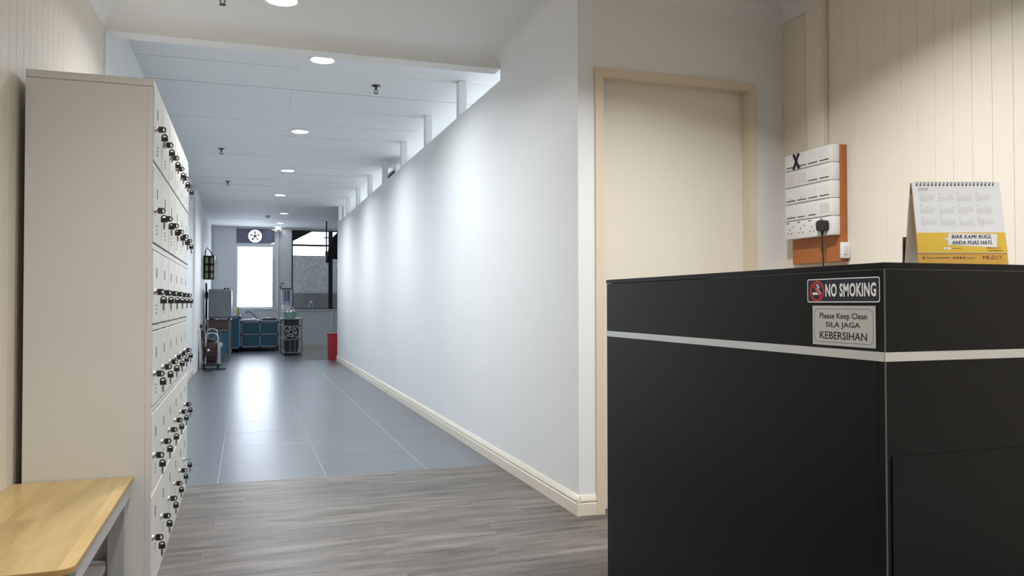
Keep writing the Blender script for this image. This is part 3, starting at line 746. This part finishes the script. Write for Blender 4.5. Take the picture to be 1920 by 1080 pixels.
# ================================================================== BENCH
BX0, BX1, BYA, BYB, BZ = -.733, -.368, 2.015, 3.020, .42
bn = thing('bench', ((BX0 + BX1) / 2, (BYA + BYB) / 2, 0), 'light beech topped bench with grey steel legs beside the lockers', 'bench')
def bp2(z): return [Vector(p) for p in rrect(((BX0 + BX1) / 2, (BYA + BYB) / 2, z), (1, 0, 0), (0, 1, 0), BX1 - BX0, BYB - BYA, .012)]
P = [(BX0, BYB), (BX0, BYA)]
for i in range(7):
    a = R_(-90 + 90 * i / 6); P.append((BX1 - .05 + .05 * math.cos(a), BYA + .035 + .035 * math.sin(a)))
for i in range(4):
    a = R_(90 * i / 3); P.append((BX1 - .006 + .006 * math.cos(a), BYB - .006 + .006 * math.sin(a)))
MB().poly([(x, y, BZ - .003) for x, y in P], (0, 0, .003)).build('bench_top', 'benchtop', bn)
MB().poly([(x * 1.0, y, BZ - .014) for x, y in P], (0, 0, .0108)).build('edge_band', 'benchedge', bn)
MB().box(BX1 - .022, BX1 - .004, BYA + .06, BYB - .01, BZ - .060, BZ - .0143, bev=.002).build('side_rail', 'greysteel', bn)
MB().box(BX0 + .004, BX0 + .022, BYA + .06, BYB - .01, BZ - .060, BZ - .0143, bev=.002).build('side_rail', 'greysteel', bn)
for yy in (BYB - .045, BYA + .09):
    for x0 in (BX1 - .075, BX0 + .02):
        MB().box(x0, x0 + .055, yy, yy + .03, 0, BZ - .0143, bev=.002).build('leg', 'greysteel', bn)
    MB().box(BX0 + .075, BX1 - .0755, yy + .004, yy + .026, .10, .15, bev=.002).build('cross_rail', 'greysteel', bn)
MB().box(BX0 + .022, BX1 - .078, BYA + .122, BYB - .047, .12, .138, bev=.001).build('lower_shelf', 'shelf', bn)
MB().lathe([(.005, 0), (.005, -.003), (.002, -.005)], c=(BX1 - .030, BYB - .0455, .09), n=12, axis='y').build('bolt', 'chrome', bn)

# ================================================================== FAR END OF THE CORRIDOR
# air conditioner above the partition
ac = thing('air_conditioner', (1.80, 9.3, 2.46), 'white air conditioner with a dark slot seen above the partition', 'air conditioner')
MB().poly([(1.615, 8.95, 2.47), (1.615, 8.95, 2.58), (1.66, 8.95, 2.62), (1.80, 8.95, 2.62), (1.80, 8.95, 2.47)], (0, .9, 0)).build('ac_casing', 'white', ac)
MB().box(1.609, 1.6148, 9.05, 9.70, 2.50, 2.548).build('air_slot', 'dark', ac)
for s in (9.1, 9.7): MB().box(1.72, 1.74, s, s + .02, 2.6205, ZK - .002).build('hanger', 'white', ac)

# desk table with the grey appliance
TX0, TX1, TY0, TY1, TZ = -.665, -.262, 15.0, 16.6, .72
tb = thing('side_table', (-.46, 15.8, 0), 'dark topped metal table under the grey appliance', 'table')
MB().box(TX0, TX1, TY0, TY1, TZ - .025, TZ, bev=.003).build('table_top', 'dkwood', tb)
for x in (TX0 + .01, TX1 - .035):
    for y in (TY0 + .005, TY1 - .035): MB().box(x, x + .028, y, y + .028, 0, TZ - .0255, bev=.002).build('leg', 'dksteel', tb)
MB().box(TX0 + .039, TX1 - .036, TY0 + .02, TY1 - .1, TZ - .17, TZ - .026).build('drawer_box', 'dkwood', tb)
for z in (TZ - .20, .08): MB().box(TX0 + .0385, TX1 - .0355, TY0 + .006, TY0 + .026, z, z + .022, bev=.002).build('front_rail', 'dksteel', tb)
for x in (-.54, -.44): MB().box(x, x + .018, TY0 + .008, TY0 + .022, .1025, TZ - .2005).build('front_bar', 'dksteel', tb)
MB().box(TX0 + .0385, TX1 - .037, TY0 + .05, TY0 + .06, .103, TZ - .172).build('blue_back_panel', 'blue', tb)
MB().box(TX1 - .030, TX1 - .012, TY0 + .034, TY1 - .036, .08, .102, bev=.002).build('side_rail', 'dksteel', tb)
ap = thing('grey_appliance', (-.45, 15.3, TZ), 'tall grey metal cabinet appliance on the dark topped table', 'appliance')
MB().box(-.640, -.262, 15.06, 15.62, TZ + .028, 1.265, bev=.012, seg=2).build('appliance_body', 'appl', ap)
MB().box(-.632, -.272, 15.048, 15.0595, TZ + .05, 1.225, bev=.004).build('appliance_door', 'appl', ap)
MB().box(-.262, -.250, 15.1, 15.58, TZ + .06, 1.25, bev=.002).build('side_panel', 'white', ap)  # white panel paints in the window light along the appliance edge
for x in (-.61, -.30):
    for y in (15.1, 15.56): MB().cyl((x, y, TZ + .0005), (x, y, TZ + .0285), .018, n=10).build('foot', 'blackp', ap)
for x, nm in ((-.37, 'left'), (-.315, 'right')):
    k = thing('dark_pot', (x, 15.2, 1.2655), '%s of two small dark pots on top of the grey appliance' % nm, 'pot', 'small dark pots')
    MB().lathe([(.012, 0), (.020, .008), (.021, .018), (.012, .026), (.006, .030)], n=14).build('pot_body', 'blackp', k, local=True)
    MB().ball((0, 0, .033), .006, u=8, v=6).build('pot_knob', 'steel', k, local=True)
tyk = thing('black_tray', (-.55, 15.02, TZ), 'flat black tray lying on the table edge under the appliance', 'tray')
MB().box(-.62, -.45, 15.005, 15.045, TZ + .0005, TZ + .016, bev=.003).build('tray_base', 'blackp', tyk)
MB().box(-.52, -.46, 15.002, 15.0045, TZ + .004, TZ + .014).build('tray_label', 'white', tyk)
bt = thing('yellow_bottle', (-.222, 16.3, TZ + .02), 'yellowish bottle standing beside the bright window', 'bottle')
# blue aluminium framed cabinets
def alu_cab(nm, label, x0, x1, y0, y1, z0, z1, nx, nz, front=True):
    t = thing(nm, ((x0 + x1) / 2, (y0 + y1) / 2, 0), label, 'cabinet', 'blue panelled aluminium cabinets')
    MB().box(x0 + .004, x1 - .004, y0 + .02, y1, z0 + .02, z1 - .03).build('cabinet_body', 'blue', t)
    e = .03
    for i in range(nx + 1):
        x = x0 + (x1 - x0 - e) * i / nx; MB().box(x, x + e, y0 - .006, y0 + .0195, z0, z1 - .03, bev=.003).build('upright', 'alu_d', t)
        for j in range(nz + 1):
            z = z0 + (z1 - z0 - e - .03) * j / nz; MB().box(x - .004, x + e + .004, y0 - .012, y0 - .0062, z - .004, z + e + .004, bev=.004).build('corner_joint', 'blackp', t)
    for i in range(nx):
        xa = x0 + (x1 - x0 - e) * i / nx + e; xb = x0 + (x1 - x0 - e) * (i + 1) / nx
        for j in range(nz + 1):
            z = z0 + (z1 - z0 - e - .03) * j / nz; MB().box(xa, xb, y0 - .004, y0 + .0195, z, z + e, bev=.003).build('rail', 'alu_d', t)
        for j in range(nz):
            za = z0 + (z1 - z0 - e - .03) * j / nz + e; zb = z0 + (z1 - z0 - e - .03) * (j + 1) / nz
            MB().box(xa + .001, xb - .001, y0 + .004, y0 + .0195, za + .001, zb - .001, bev=.002).build('blue_panel', 'blue', t)
    MB().box(x0 - .006, x1 + .002, y0 - .012, y1, z1 - .0295, z1, bev=.003).build('worktop', 'alu_d', t)
    for x in (x0 + .01, x1 - .04):
        for y in (y0 + .03, y1 - .05): MB().cyl((x + .015, y, 0.0005), (x + .015, y, z0 + .021), .012, n=8).build('foot', 'blackp', t)
    return t
cab = alu_cab('blue_cabinet', 'low blue cabinet with aluminium frame below the bright window', -.108, .66, 17.6, 18.36, .08, .655, 2, 2)
cab2 = alu_cab('blue_cabinet', 'taller blue side cabinet with aluminium frame behind the table', -.60, -.115, 17.25, 18.36, .08, .76, 1, 1)
MB().lathe([(.03, 0), (.034, .02), (.034, .10), (.014, .13), (.014, .15)], c=(-.16, 17.35, .7605), n=14).build('bottle_body', 'yellowb', bt)
bt.location = (-.16, 17.35, .7605); bt.children[0].matrix_parent_inverse = Matrix.Identity(4)
for v in bt.children[0].data.vertices: v.co += Vector((-.222, 16.3, TZ + .02)) - Vector((-.16, 17.35, .7605))
MB().lathe([(.016, .15), (.016, .175), (.006, .185)], n=12).build('bottle_cap', 'green', bt, local=True)
jr = thing('white_jar', (-.19, 17.28, .7605), 'small white jar in front of the yellowish bottle', 'jar')
MB().lathe([(.022, 0), (.026, .01), (.026, .03), (.018, .036)], n=14).build('jar_body', 'white', jr, local=True)
MB().lathe([(.019, .036), (.019, .044), (.004, .046)], n=14).build('jar_lid', 'white', jr, local=True)
sk = thing('cooking_hob', (.34, 17.9, .655), 'black flat hob set on the blue cabinet worktop', 'hob')
MB().box(.28, .62, 17.66, 18.2, .6555, .690, bev=.004).build('hob_plate', 'blackp', sk)
for x in (.20, .26): MB().cyl((x + .05, 17.652, .672), (x + .05, 17.659, .672), .012, n=12).build('knob', 'chrome', sk)
MB().lathe([(.07, .6903), (.07, .698), (.06, .700)], c=(.45, 17.9, 0), n=18).build('burner', 'steel', sk)
tp = thing('kettle_base', (.10, 17.8, .655), 'low steel tray with fittings at the left of the hob', 'tray')
MB().box(-.06, .22, 17.66, 18.0, .6555, .672, bev=.003).build('tray_base', 'steel', tp)
for x in (.13, .17): MB().lathe([(.018, .6722), (.016, .69), (.008, .694)], c=(x, 17.68, 0), n=12).build('fitting', 'chrome', tp)
hs = tag(MB().tube([(-.02, 18.34, .80), (.04, 18.33, .83), (.12, 18.3, .79), (.2, 18.28, .70), (.24, 18.25, .66)], .010, 8).build('black_hose', 'blackp'), 'short black hose curving down the wall under the bright window', 'hose')

# rack with basin and water jar
RX0, RX1, RY0, RY1, RZ = .665, 1.035, 15.85, 17.0, .715
rk = thing('steel_rack', (.85, 16.4, 0), 'narrow steel rack with a dark top beside the blue cabinet', 'rack')
for x in (RX0, RX1 - .028):
    for y in (RY0, RY1 - .028): MB().box(x, x + .028, y, y + .028, .0005, RZ - .0205, bev=.002).build('post', 'dksteel', rk)
MB().box(RX0 - .015, RX1 + .015, RY0 - .02, RY1 + .01, RZ - .02, RZ, bev=.004).build('rack_top', 'dksteel', rk)
for z in (.05, .30, .56):
    MB().box(RX0 + .0285, RX1 - .0285, RY0 + .004, RY0 + .022, z, z + .018, bev=.002).build('front_rail', 'dksteel', rk)
    for x in (RX0 + .006, RX1 - .024): MB().box(x, x + .018, RY0 + .0285, RY1 - .0285, z, z + .018, bev=.002).build('side_rail', 'dksteel', rk)
for x in (.80, .89): MB().box(x, x + .012, RY0 + .006, RY0 + .018, .0685, .2995).build('front_bar', 'dksteel', rk)
MB().box(RX0 + .0285, RX1 - .0285, RY0 + .03, RY1 - .03, .055, .062).build('bottom_tray', 'dksteel', rk)
MB().box(RX0 + .03, RX1 - .06, RY0 + .05, RY1 - .3, .580, RZ - .021).build('drawer_box', 'blackp', rk)
bb = thing('black_bin', (.84, 16.3, .0625), 'black plastic box on the bottom shelf of the steel rack', 'box')
MB().poly([(.725, 16.0, .0625), (.955, 16.0, .0625), (.975, 16.0, .285), (.705, 16.0, .285)], (0, .5, 0)).build('box_body', 'blackp', bb)
MB().box(.700, .980, 15.992, 16.508, .2852, .297, bev=.003).build('box_rim', 'blackp', bb)
fn = thing('desk_fan', (.86, 16.6, .32), 'dark round fan lying inside the steel rack above the black box', 'fan')
def cring(b, c, r, tr_, n=24): b.tube([(c[0] + r * math.cos(2 * math.pi * i / n), c[1], c[2] + r * math.sin(2 * math.pi * i / n)) for i in range(n)], tr_, 6, closed=True)
FC = (.86, 16.5, .435)
b = MB(); cring(b, FC, .125, .012); cring(b, FC, .075, .006); b.build('fan_guard', 'blackp', fn)
MB().lathe([(.028, -.02), (.03, 0), (.02, .03)], c=FC, n=16, axis='y').build('fan_hub', 'blackp', fn)
for i in range(6):
    a = 2 * math.pi * i / 6 + .3; b = MB(); dv = Vector((math.cos(a), 0, math.sin(a))); tv = Vector((-math.sin(a), 0, math.cos(a)))
    c0 = Vector(FC); b.poly([c0 + dv * .026 + tv * .006, c0 + dv * .118 + tv * .014, c0 + dv * .118 - tv * .014, c0 + dv * .026 - tv * .006], (0, .006, 0)); b.build('fan_spoke', 'blackp', fn)
MB().box(.74, .98, 16.46, 16.54, .2985, .312, bev=.003).build('fan_foot', 'blackp', fn)
bs = thing('mint_basin', (.81, 16.05, RZ), 'mint green plastic basin on top of the steel rack', 'basin')
MB().lathe([(.085, .0005), (.09, .012), (.130, .118), (.138, .120), (.138, .126), (.126, .124), (.088, .018), (.02, .012)], n=28).build('basin_bowl', 'mint', bs, local=True)
for s in (-1, 1): MB().box(s * .150 - .014, s * .150 + .014, -.03, .03, .112, .122, bev=.003).build('basin_handle', 'mint', bs, local=True)
kt = thing('steel_pot', (.83, 16.05, RZ + .0185), 'shiny pot with a round handle standing in the mint basin', 'pot')
MB().lathe([(.06, 0), (.072, .02), (.072, .11), (.05, .14), (.02, .15)], n=20).build('pot_body', 'chrome', kt, local=True)
MB().tube([(.06 * math.cos(R_(a)), 0, .12 + .085 * math.sin(R_(a))) for a in range(0, 181, 15)], .008, 8).build('pot_handle', 'white', kt, local=True)
MB().cyl((-.06, 0, .08), (-.11, 0, .125), .016, .010).build('pot_spout', 'chrome', kt, local=True)
wj = thing('water_jar', (.775, 16.6, RZ), 'clear water filter jar with black lid behind the mint basin', 'water filter')
MB().lathe([(.085, .0005), (.09, .02), (.09, .25), (.08, .27)], n=24).build('jar_base', 'white', wj, local=True)
MB().lathe([(.085, .2705), (.10, .29), (.10, .57), (.092, .58)], n=24).build('clear_tank', 'clear', wj, local=True)
MB().lathe([(.045, .33), (.052, .36), (.052, .56)], n=18).build('filter_core', 'mauve', wj, local=True)
MB().lathe([(.115, .5805), (.115, .598), (.07, .605)], n=24).build('tank_lid', 'blackp', wj, local=True)
MB().tube([(-.10, 0, .592), (-.125, 0, .60), (-.128, 0, .63), (-.105, 0, .64)], .012, 8).build('lid_handle', 'blackp', wj, local=True)
MB().box(.100, .122, -.03, .03, .24, .598, bev=.004).build('side_support', 'blackp', wj, local=True)
sc_ = thing('wall_bracket', (.745, 18.385, 1.42), 'small metal bracket on the wall between the two windows', 'bracket')
MB().box(.72, .76, 18.388, 18.3995, 1.38, 1.46, bev=.003).build('bracket_plate', 'steel', sc_)
MB().tube([(.74, 18.388, 1.45), (.76, 18.33, 1.47), (.79, 18.31, 1.44)], .008, 8).build('bracket_hook', 'blackp', sc_)
# pipe run on the pier between the windows
pp = tag(MB().cyl((.66, 18.375, .66), (.66, 18.375, 2.6), .018, n=10).build('water_pipe', 'wall'), 'white vertical pipe on the wall right of the bright window', 'pipe')

# exhaust fan panel above the bright window
ef = thing('exhaust_fan', (.188, YK, 2.343), 'exhaust fan in a mauve grey panel above the bright window', 'exhaust fan')
FX, FZ, FRr = .178, 2.505, .142
b = MB(); N = 40; o_, i_ = [], []
for k in range(N):
    a = 2 * math.pi * k / N; cx, sz = math.cos(a), math.sin(a)
    i_.append(Vector((FX + FRr * cx, YK + .03, FZ + FRr * sz)))
    tt = min(((.593 - FX) / cx if cx > 0 else (A0 + .001 - FX) / cx) if abs(cx) > 1e-6 else 9, ((2.665 - FZ) / sz if sz > 0 else (2.344 - FZ) / sz) if abs(sz) > 1e-6 else 9)
    o_.append(Vector((FX + tt * cx, YK + .03, FZ + tt * sz)))
for dy in (0, .02):
    ring_face(b, [p + Vector((0, dy, 0)) for p in o_], [p + Vector((0, dy, 0)) for p in i_])
b.raw(i_ + [p + Vector((0, .02, 0)) for p in i_], [(k, (k + 1) % N, N + (k + 1) % N, N + k) for k in range(N)])
# corner pieces the round sweep leaves open
for (cxn, czn) in ((A0 + .001, 2.344), (.593, 2.344), (A0 + .001, 2.665), (.593, 2.665)):
    near = sorted(o_, key=lambda p: (p.x - cxn) ** 2 + (p.z - czn) ** 2)[:2]
    b.raw([Vector((cxn, YK + .03, czn)), near[0], near[1]], [(0, 1, 2)])
b.build('fan_panel', 'mauve', ef)
b = MB(); b.lathe([(FRr, .012), (FRr + .014, .012), (FRr + .014, .035), (FRr, .035)], c=(FX, YK, FZ), n=36, axis='y')
bmesh.ops.delete(b.bm, geom=[f for f in b.bm.faces if len(f.verts) > 4], context='FACES_ONLY'); b.build('fan_collar', 'mauve', ef)
MB().lathe([(.022, 0), (.026, .01), (.026, .05), (.015, .06)], c=(FX, YK + .03, FZ), n=16, axis='y').build('fan_hub', 'dkgrey', ef)
for i in range(5):
    a = R_(18 + 72 * i); dv = Vector((math.cos(a), 0, math.sin(a))); tv = Vector((-math.sin(a), 0, math.cos(a))); c0 = Vector((FX, YK + .05, FZ))
    MB().poly([c0 + dv * .02 + tv * .010, c0 + dv * .10 + tv * .020 + Vector((0, .01, 0)), c0 + dv * .118 + tv * .010, c0 + dv * .105 - tv * .012, c0 + dv * .02 - tv * .008], (0, .004, 0)).build('fan_blade', 'dkgrey', ef)
for i in range(3):
    a = R_(45 + 90 * i); c0 = Vector((FX, YK + .024, FZ)); MB().cyl(c0 + Vector((math.cos(a) * .022, 0, math.sin(a) * .022)), c0 + Vector((math.cos(a) * (FRr + .004), 0, math.sin(a) * (FRr + .004))), .005, n=6).build('motor_strut', 'dkgrey', ef)
cv = thing('security_camera', (.66, 18.38, 2.60), 'small white security camera at the top of the far wall', 'camera')
MB().box(.60, .72, 18.26, 18.3995, 2.60, 2.662, bev=.008).build('camera_housing', 'white', cv)
MB().box(.63, .71, 18.256, 18.2605, 2.612, 2.65, bev=.002).build('camera_lens', 'dark', cv)

# clothes drying rod, jacket
rod = thing('hanging_rod', (1.60, 16.6, 2.70), 'dark metal hanging frame fixed to the far ceiling', 'hanging frame')
for x, za, zb in ((1.557, 2.08, ZK - .0005), (1.64, 2.36, 2.47)): MB().cyl((x, 16.6, za), (x, 16.6, zb), .014, n=10).build('drop_rod', 'blackp', rod)
MB().cyl((1.50, 16.6, 2.36), (2.2, 16.6, 2.36), .012, n=10).build('cross_bar', 'blackp', rod)
MB().box(1.535, 1.58, 16.58, 16.62, 1.98, 2.08, bev=.008).build('rod_foot', 'blackp', rod)
jk = thing('dark_jacket', (1.72, 16.55, 1.84), 'dark jacket hanging from the ceiling frame beside the far window', 'jacket')
def loft(name, secs, parent, mt='cloth', n=16):
    b = MB(); rings = []
    for (cx, cy_, z, rx, ry) in secs:
        rings.append([b.bm.verts.new((cx + rx * math.cos(2 * math.pi * k / n) * (1 + .10 * math.sin(5 * 2 * math.pi * k / n + z * 9)), cy_ + ry * math.sin(2 * math.pi * k / n) * (1 + .15 * math.sin(7 * 2 * math.pi * k / n + z * 5)), z)) for k in range(n)])
    for p, q in zip(rings, rings[1:]):
        for k in range(n): b.bm.faces.new([p[k], p[(k + 1) % n], q[(k + 1) % n], q[k]])
    b.bm.faces.new(rings[0][::-1]); b.bm.faces.new(rings[-1]); return b.build(name, mt, parent)
loft('jacket_body', [(1.69, 16.53, 1.92, .10, .06), (1.70, 16.53, 2.08, .115, .06), (1.725, 16.53, 2.25, .12, .06), (1.77, 16.53, 2.38, .085, .05), (1.80, 16.53, 2.46, .04, .03), (1.80, 16.53, 2.50, .018, .018)], jk)
loft('sleeve', [(1.575, 16.52, 1.84, .04, .04), (1.59, 16.52, 1.95, .045, .045), (1.635, 16.52, 2.12, .05, .05), (1.69, 16.52, 2.30, .04, .045), (1.73, 16.52, 2.38, .02, .03)], jk)
loft('sleeve', [(1.79, 16.50, 1.90, .035, .04), (1.81, 16.50, 2.05, .045, .045), (1.84, 16.51, 2.25, .045, .05), (1.84, 16.52, 2.40, .03, .04)], jk)
MB().tube([(1.80, 16.535, 2.50), (1.80, 16.56, 2.53), (1.80, 16.59, 2.545), (1.80, 16.615, 2.52)], .005, 6).build('hanger_hook', 'blackp', jk)

wb = thing('water_bottle', (1.385, 18.40, .8755), 'small clear bottle standing on the rain spotted window sill', 'bottle')
MB().lathe([(.045, 0), (.05, .01), (.05, .10), (.03, .145), (.016, .155)], n=18).build('bottle_body', 'clear', wb, local=True)
MB().lathe([(.02, .1555), (.02, .178), (.008, .18)], n=14).build('bottle_cap', 'white', wb, local=True)
rb = thing('red_bin', (1.50, 14.52, 0), 'tall red plastic bin at the end of the white corridor wall', 'bin')
MB().poly([(1.41, 14.42, .001), (1.63, 14.42, .001), (1.645, 14.42, .455), (1.395, 14.42, .455)], (0, .24, 0)).build('bin_body', 'redbin', rb)
MB().box(1.388, 1.652, 14.412, 14.668, .4555, .475, bev=.004).build('bin_rim', 'redbin', rb)
dpz = tag(MB().cyl((1.86, 18.34, .0005), (1.86, 18.34, .83), .022, n=12).build('drain_pipe', 'wall'), 'white drain pipe under the far window, above the red bin', 'pipe')

# hanging rack of green jars on the left wall
og = thing('jar_rack', (-.60, 15.05, 1.44), 'dark wall rack of green jars with a white side panel', 'rack')
MB().box(XLC + .0005, -.545, 15.20, 15.215, 1.44, 1.84).build('rack_back', 'blackp', og)
MB().box(XLC + .0005, -.545, 15.0, 15.1995, 1.44, 1.452).build('rack_shelf', 'blackp', og)
for z in (1.575, 1.708): MB().box(XLC + .0005, -.545, 15.0, 15.1995, z, z + .008).build('rack_shelf', 'blackp', og)
for x in (XLC + .0005, -.632): MB().box(x, x + .008, 15.0, 15.1995, 1.4525, 1.84).build('rack_divider', 'blackp', og)
MB().box(XLC + .0005, -.545, 15.0, 15.1995, 1.8405, 1.862, bev=.004).build('rack_lid', 'blackp', og)
MB().poly([(-.5448, 15.0, 1.44), (-.5448, 15.22, 1.44), (-.5448, 15.22, 1.86), (-.5448, 15.0, 1.86)], (.010, 0, 0)).build('rack_side', 'white', og)
MB().box(-.5340, -.475, 15.20, 15.215, 1.43, 1.80).build('white_panel', 'white', og)
MB().tube([(-.70, 15.1, 1.862), (-.695, 15.1, 1.95), (-.67, 15.1, 2.01), (-.63, 15.1, 1.96), (-.57, 15.1, 1.865)], .009, 8).build('rack_hanger', 'blackp', og)
for i, x in enumerate((-.672, -.586)):
    for j, z in enumerate((1.4525, 1.5835, 1.7165)):
        g = thing('green_jar', (x, 15.07, z), 'green jar in the wall rack, %s column, %s shelf' % (('left', 'right')[i], ('lowest', 'middle', 'top')[j]), 'jar', 'green jars in the wall rack')
        MB().lathe([(.026, .0003), (.034, .012), (.036, .06), (.032, .095), (.024, .104)], n=16).build('jar_body', 'green', g, local=True)
        MB().lathe([(.025, .1045), (.025, .114), (.008, .116)], n=14).build('jar_lid', 'green', g, local=True)
ph = thing('black_standpipe', (-.685, 15.4, 0), 'black hose and pipe standing between the wall and the grey appliance', 'hose')
MB().tube([(-.695, 15.45, 0.012), (-.695, 15.45, .6), (-.69, 15.44, 1.1), (-.695, 15.42, 1.38)], .016, 8).build('hose', 'blackp', ph)
MB().cyl((-.69, 15.44, 1.10), (-.69, 15.44, 1.22), .030, n=12).build('valve_body', 'blackp', ph)
MB().tube([(-.666, 14.85, .74), (-.690, 14.84, .6), (-.675, 14.84, .45), (-.66, 14.86, .3)], .012, 8).build('grey_hose', 'steel', ph)

# maroon machine with chrome handles
mc = thing('maroon_machine', (-.50, 13.1, 0), 'dark maroon wheeled machine with chrome tube handles by the left wall', 'machine')
MB().box(-.628, -.425, 12.95, 13.25, .12, .42, bev=.025, seg=3).build('machine_body', 'maroon', mc)
MB().box(-.60, -.45, 12.93, 12.9495, .2, .36, bev=.006).build('front_plate', 'maroon', mc)
MB().lathe([(.018, -.012), (.020, 0), (.01, .004)], c=(-.545, 12.92, .30), n=14, axis='y').build('gauge', 'white', mc)
MB().box(-.64, -.37, 12.90, 13.27, .055, .085, bev=.006).build('base_plate', 'blackp', mc)
MB().box(-.60, -.44, 12.98, 13.22, .0855, .1195).build('motor_block', 'blackp', mc)
for x, y in ((-.61, 12.96), (-.61, 13.2), (-.41, 12.96), (-.41, 13.2)):
    MB().lathe([(.045, -.014), (.045, .014)], c=(x, y, .0455), n=18, axis='x').build('wheel', 'blackp', mc)
def arch(x0, x1, y, z0, z1, r=.009):
    P = [(x0, y, z0)]
    for i in range(9):
        a = R_(180 - 180 * i / 8); P.append(((x0 + x1) / 2 + (x1 - x0) / 2 * math.cos(a), y, z1 - (x1 - x0) / 3 + (x1 - x0) / 3 * math.sin(a)))
    P.append((x1, y, z0)); return MB().tube(P, r, 8)
arch(-.585, -.405, 12.94, .09, .56).build('tube_handle', 'chrome', mc)
arch(-.575, -.425, 13.12, .42, .62).build('tube_handle', 'chrome', mc)
MB().lathe([(.035, -.03), (.045, 0), (.035, .03)], c=(-.385, 13.0, .37), n=16, axis='y').build('reel', 'steel', mc)
MB().cyl((-.385, 13.0, .33), (-.385, 13.0, .086), .014, n=8).build('reel_post', 'steel', mc)
MB().cyl((-.62, 13.05, .42), (-.64, 13.05, .60), .014, n=8).build('lance', 'blackp', mc)
MB().ball((-.52, 13.08, .44), .06, (1, 1, .8), 14, 8).build('tank_cap', 'blackp', mc)
MB().tube([(-.41, 12.85, .014), (-.33, 12.84, .014), (-.30, 12.87, .014), (-.33, 12.90, .014), (-.42, 12.90, .014), (-.45, 12.875, .02)], .010, 8, closed=True).build('foot_bracket', 'blackp', mc)

# socket on the left wall with its cord
PX = XLC + .03
ws = thing('wall_socket', (PX, 13.0, .66), 'white wall socket low on the left corridor wall', 'socket')
MB().box(PX + .0005, PX + .022, 12.82, 13.06, .60, .74, bev=.004).build('socket_plate', 'white', ws)
MB().box(PX + .0225, PX + .026, 12.86, 12.90, .68, .71, bev=.001).build('socket_switch', 'offw', ws)
cdp = thing('plugged_cord', (PX + .03, 12.98, .6), 'black plug and cord running from the wall socket down to the maroon machine', 'cord')
MB().box(PX + .0225, PX + .06, 12.95, 13.0, .64, .69, bev=.006).build('plug_body', 'blackp', cdp)
MB().tube([(PX + .045, 12.975, .64), (PX + .05, 12.97, .45), (PX + .07, 12.93, .25), (PX + .055, 12.84, .12), (PX + .065, 12.74, .03), (PX + .10, 12.62, .009), (PX + .17, 12.60, .009), (PX + .22, 12.66, .009)], .007, 8).build('cord', 'blackp', cdp)
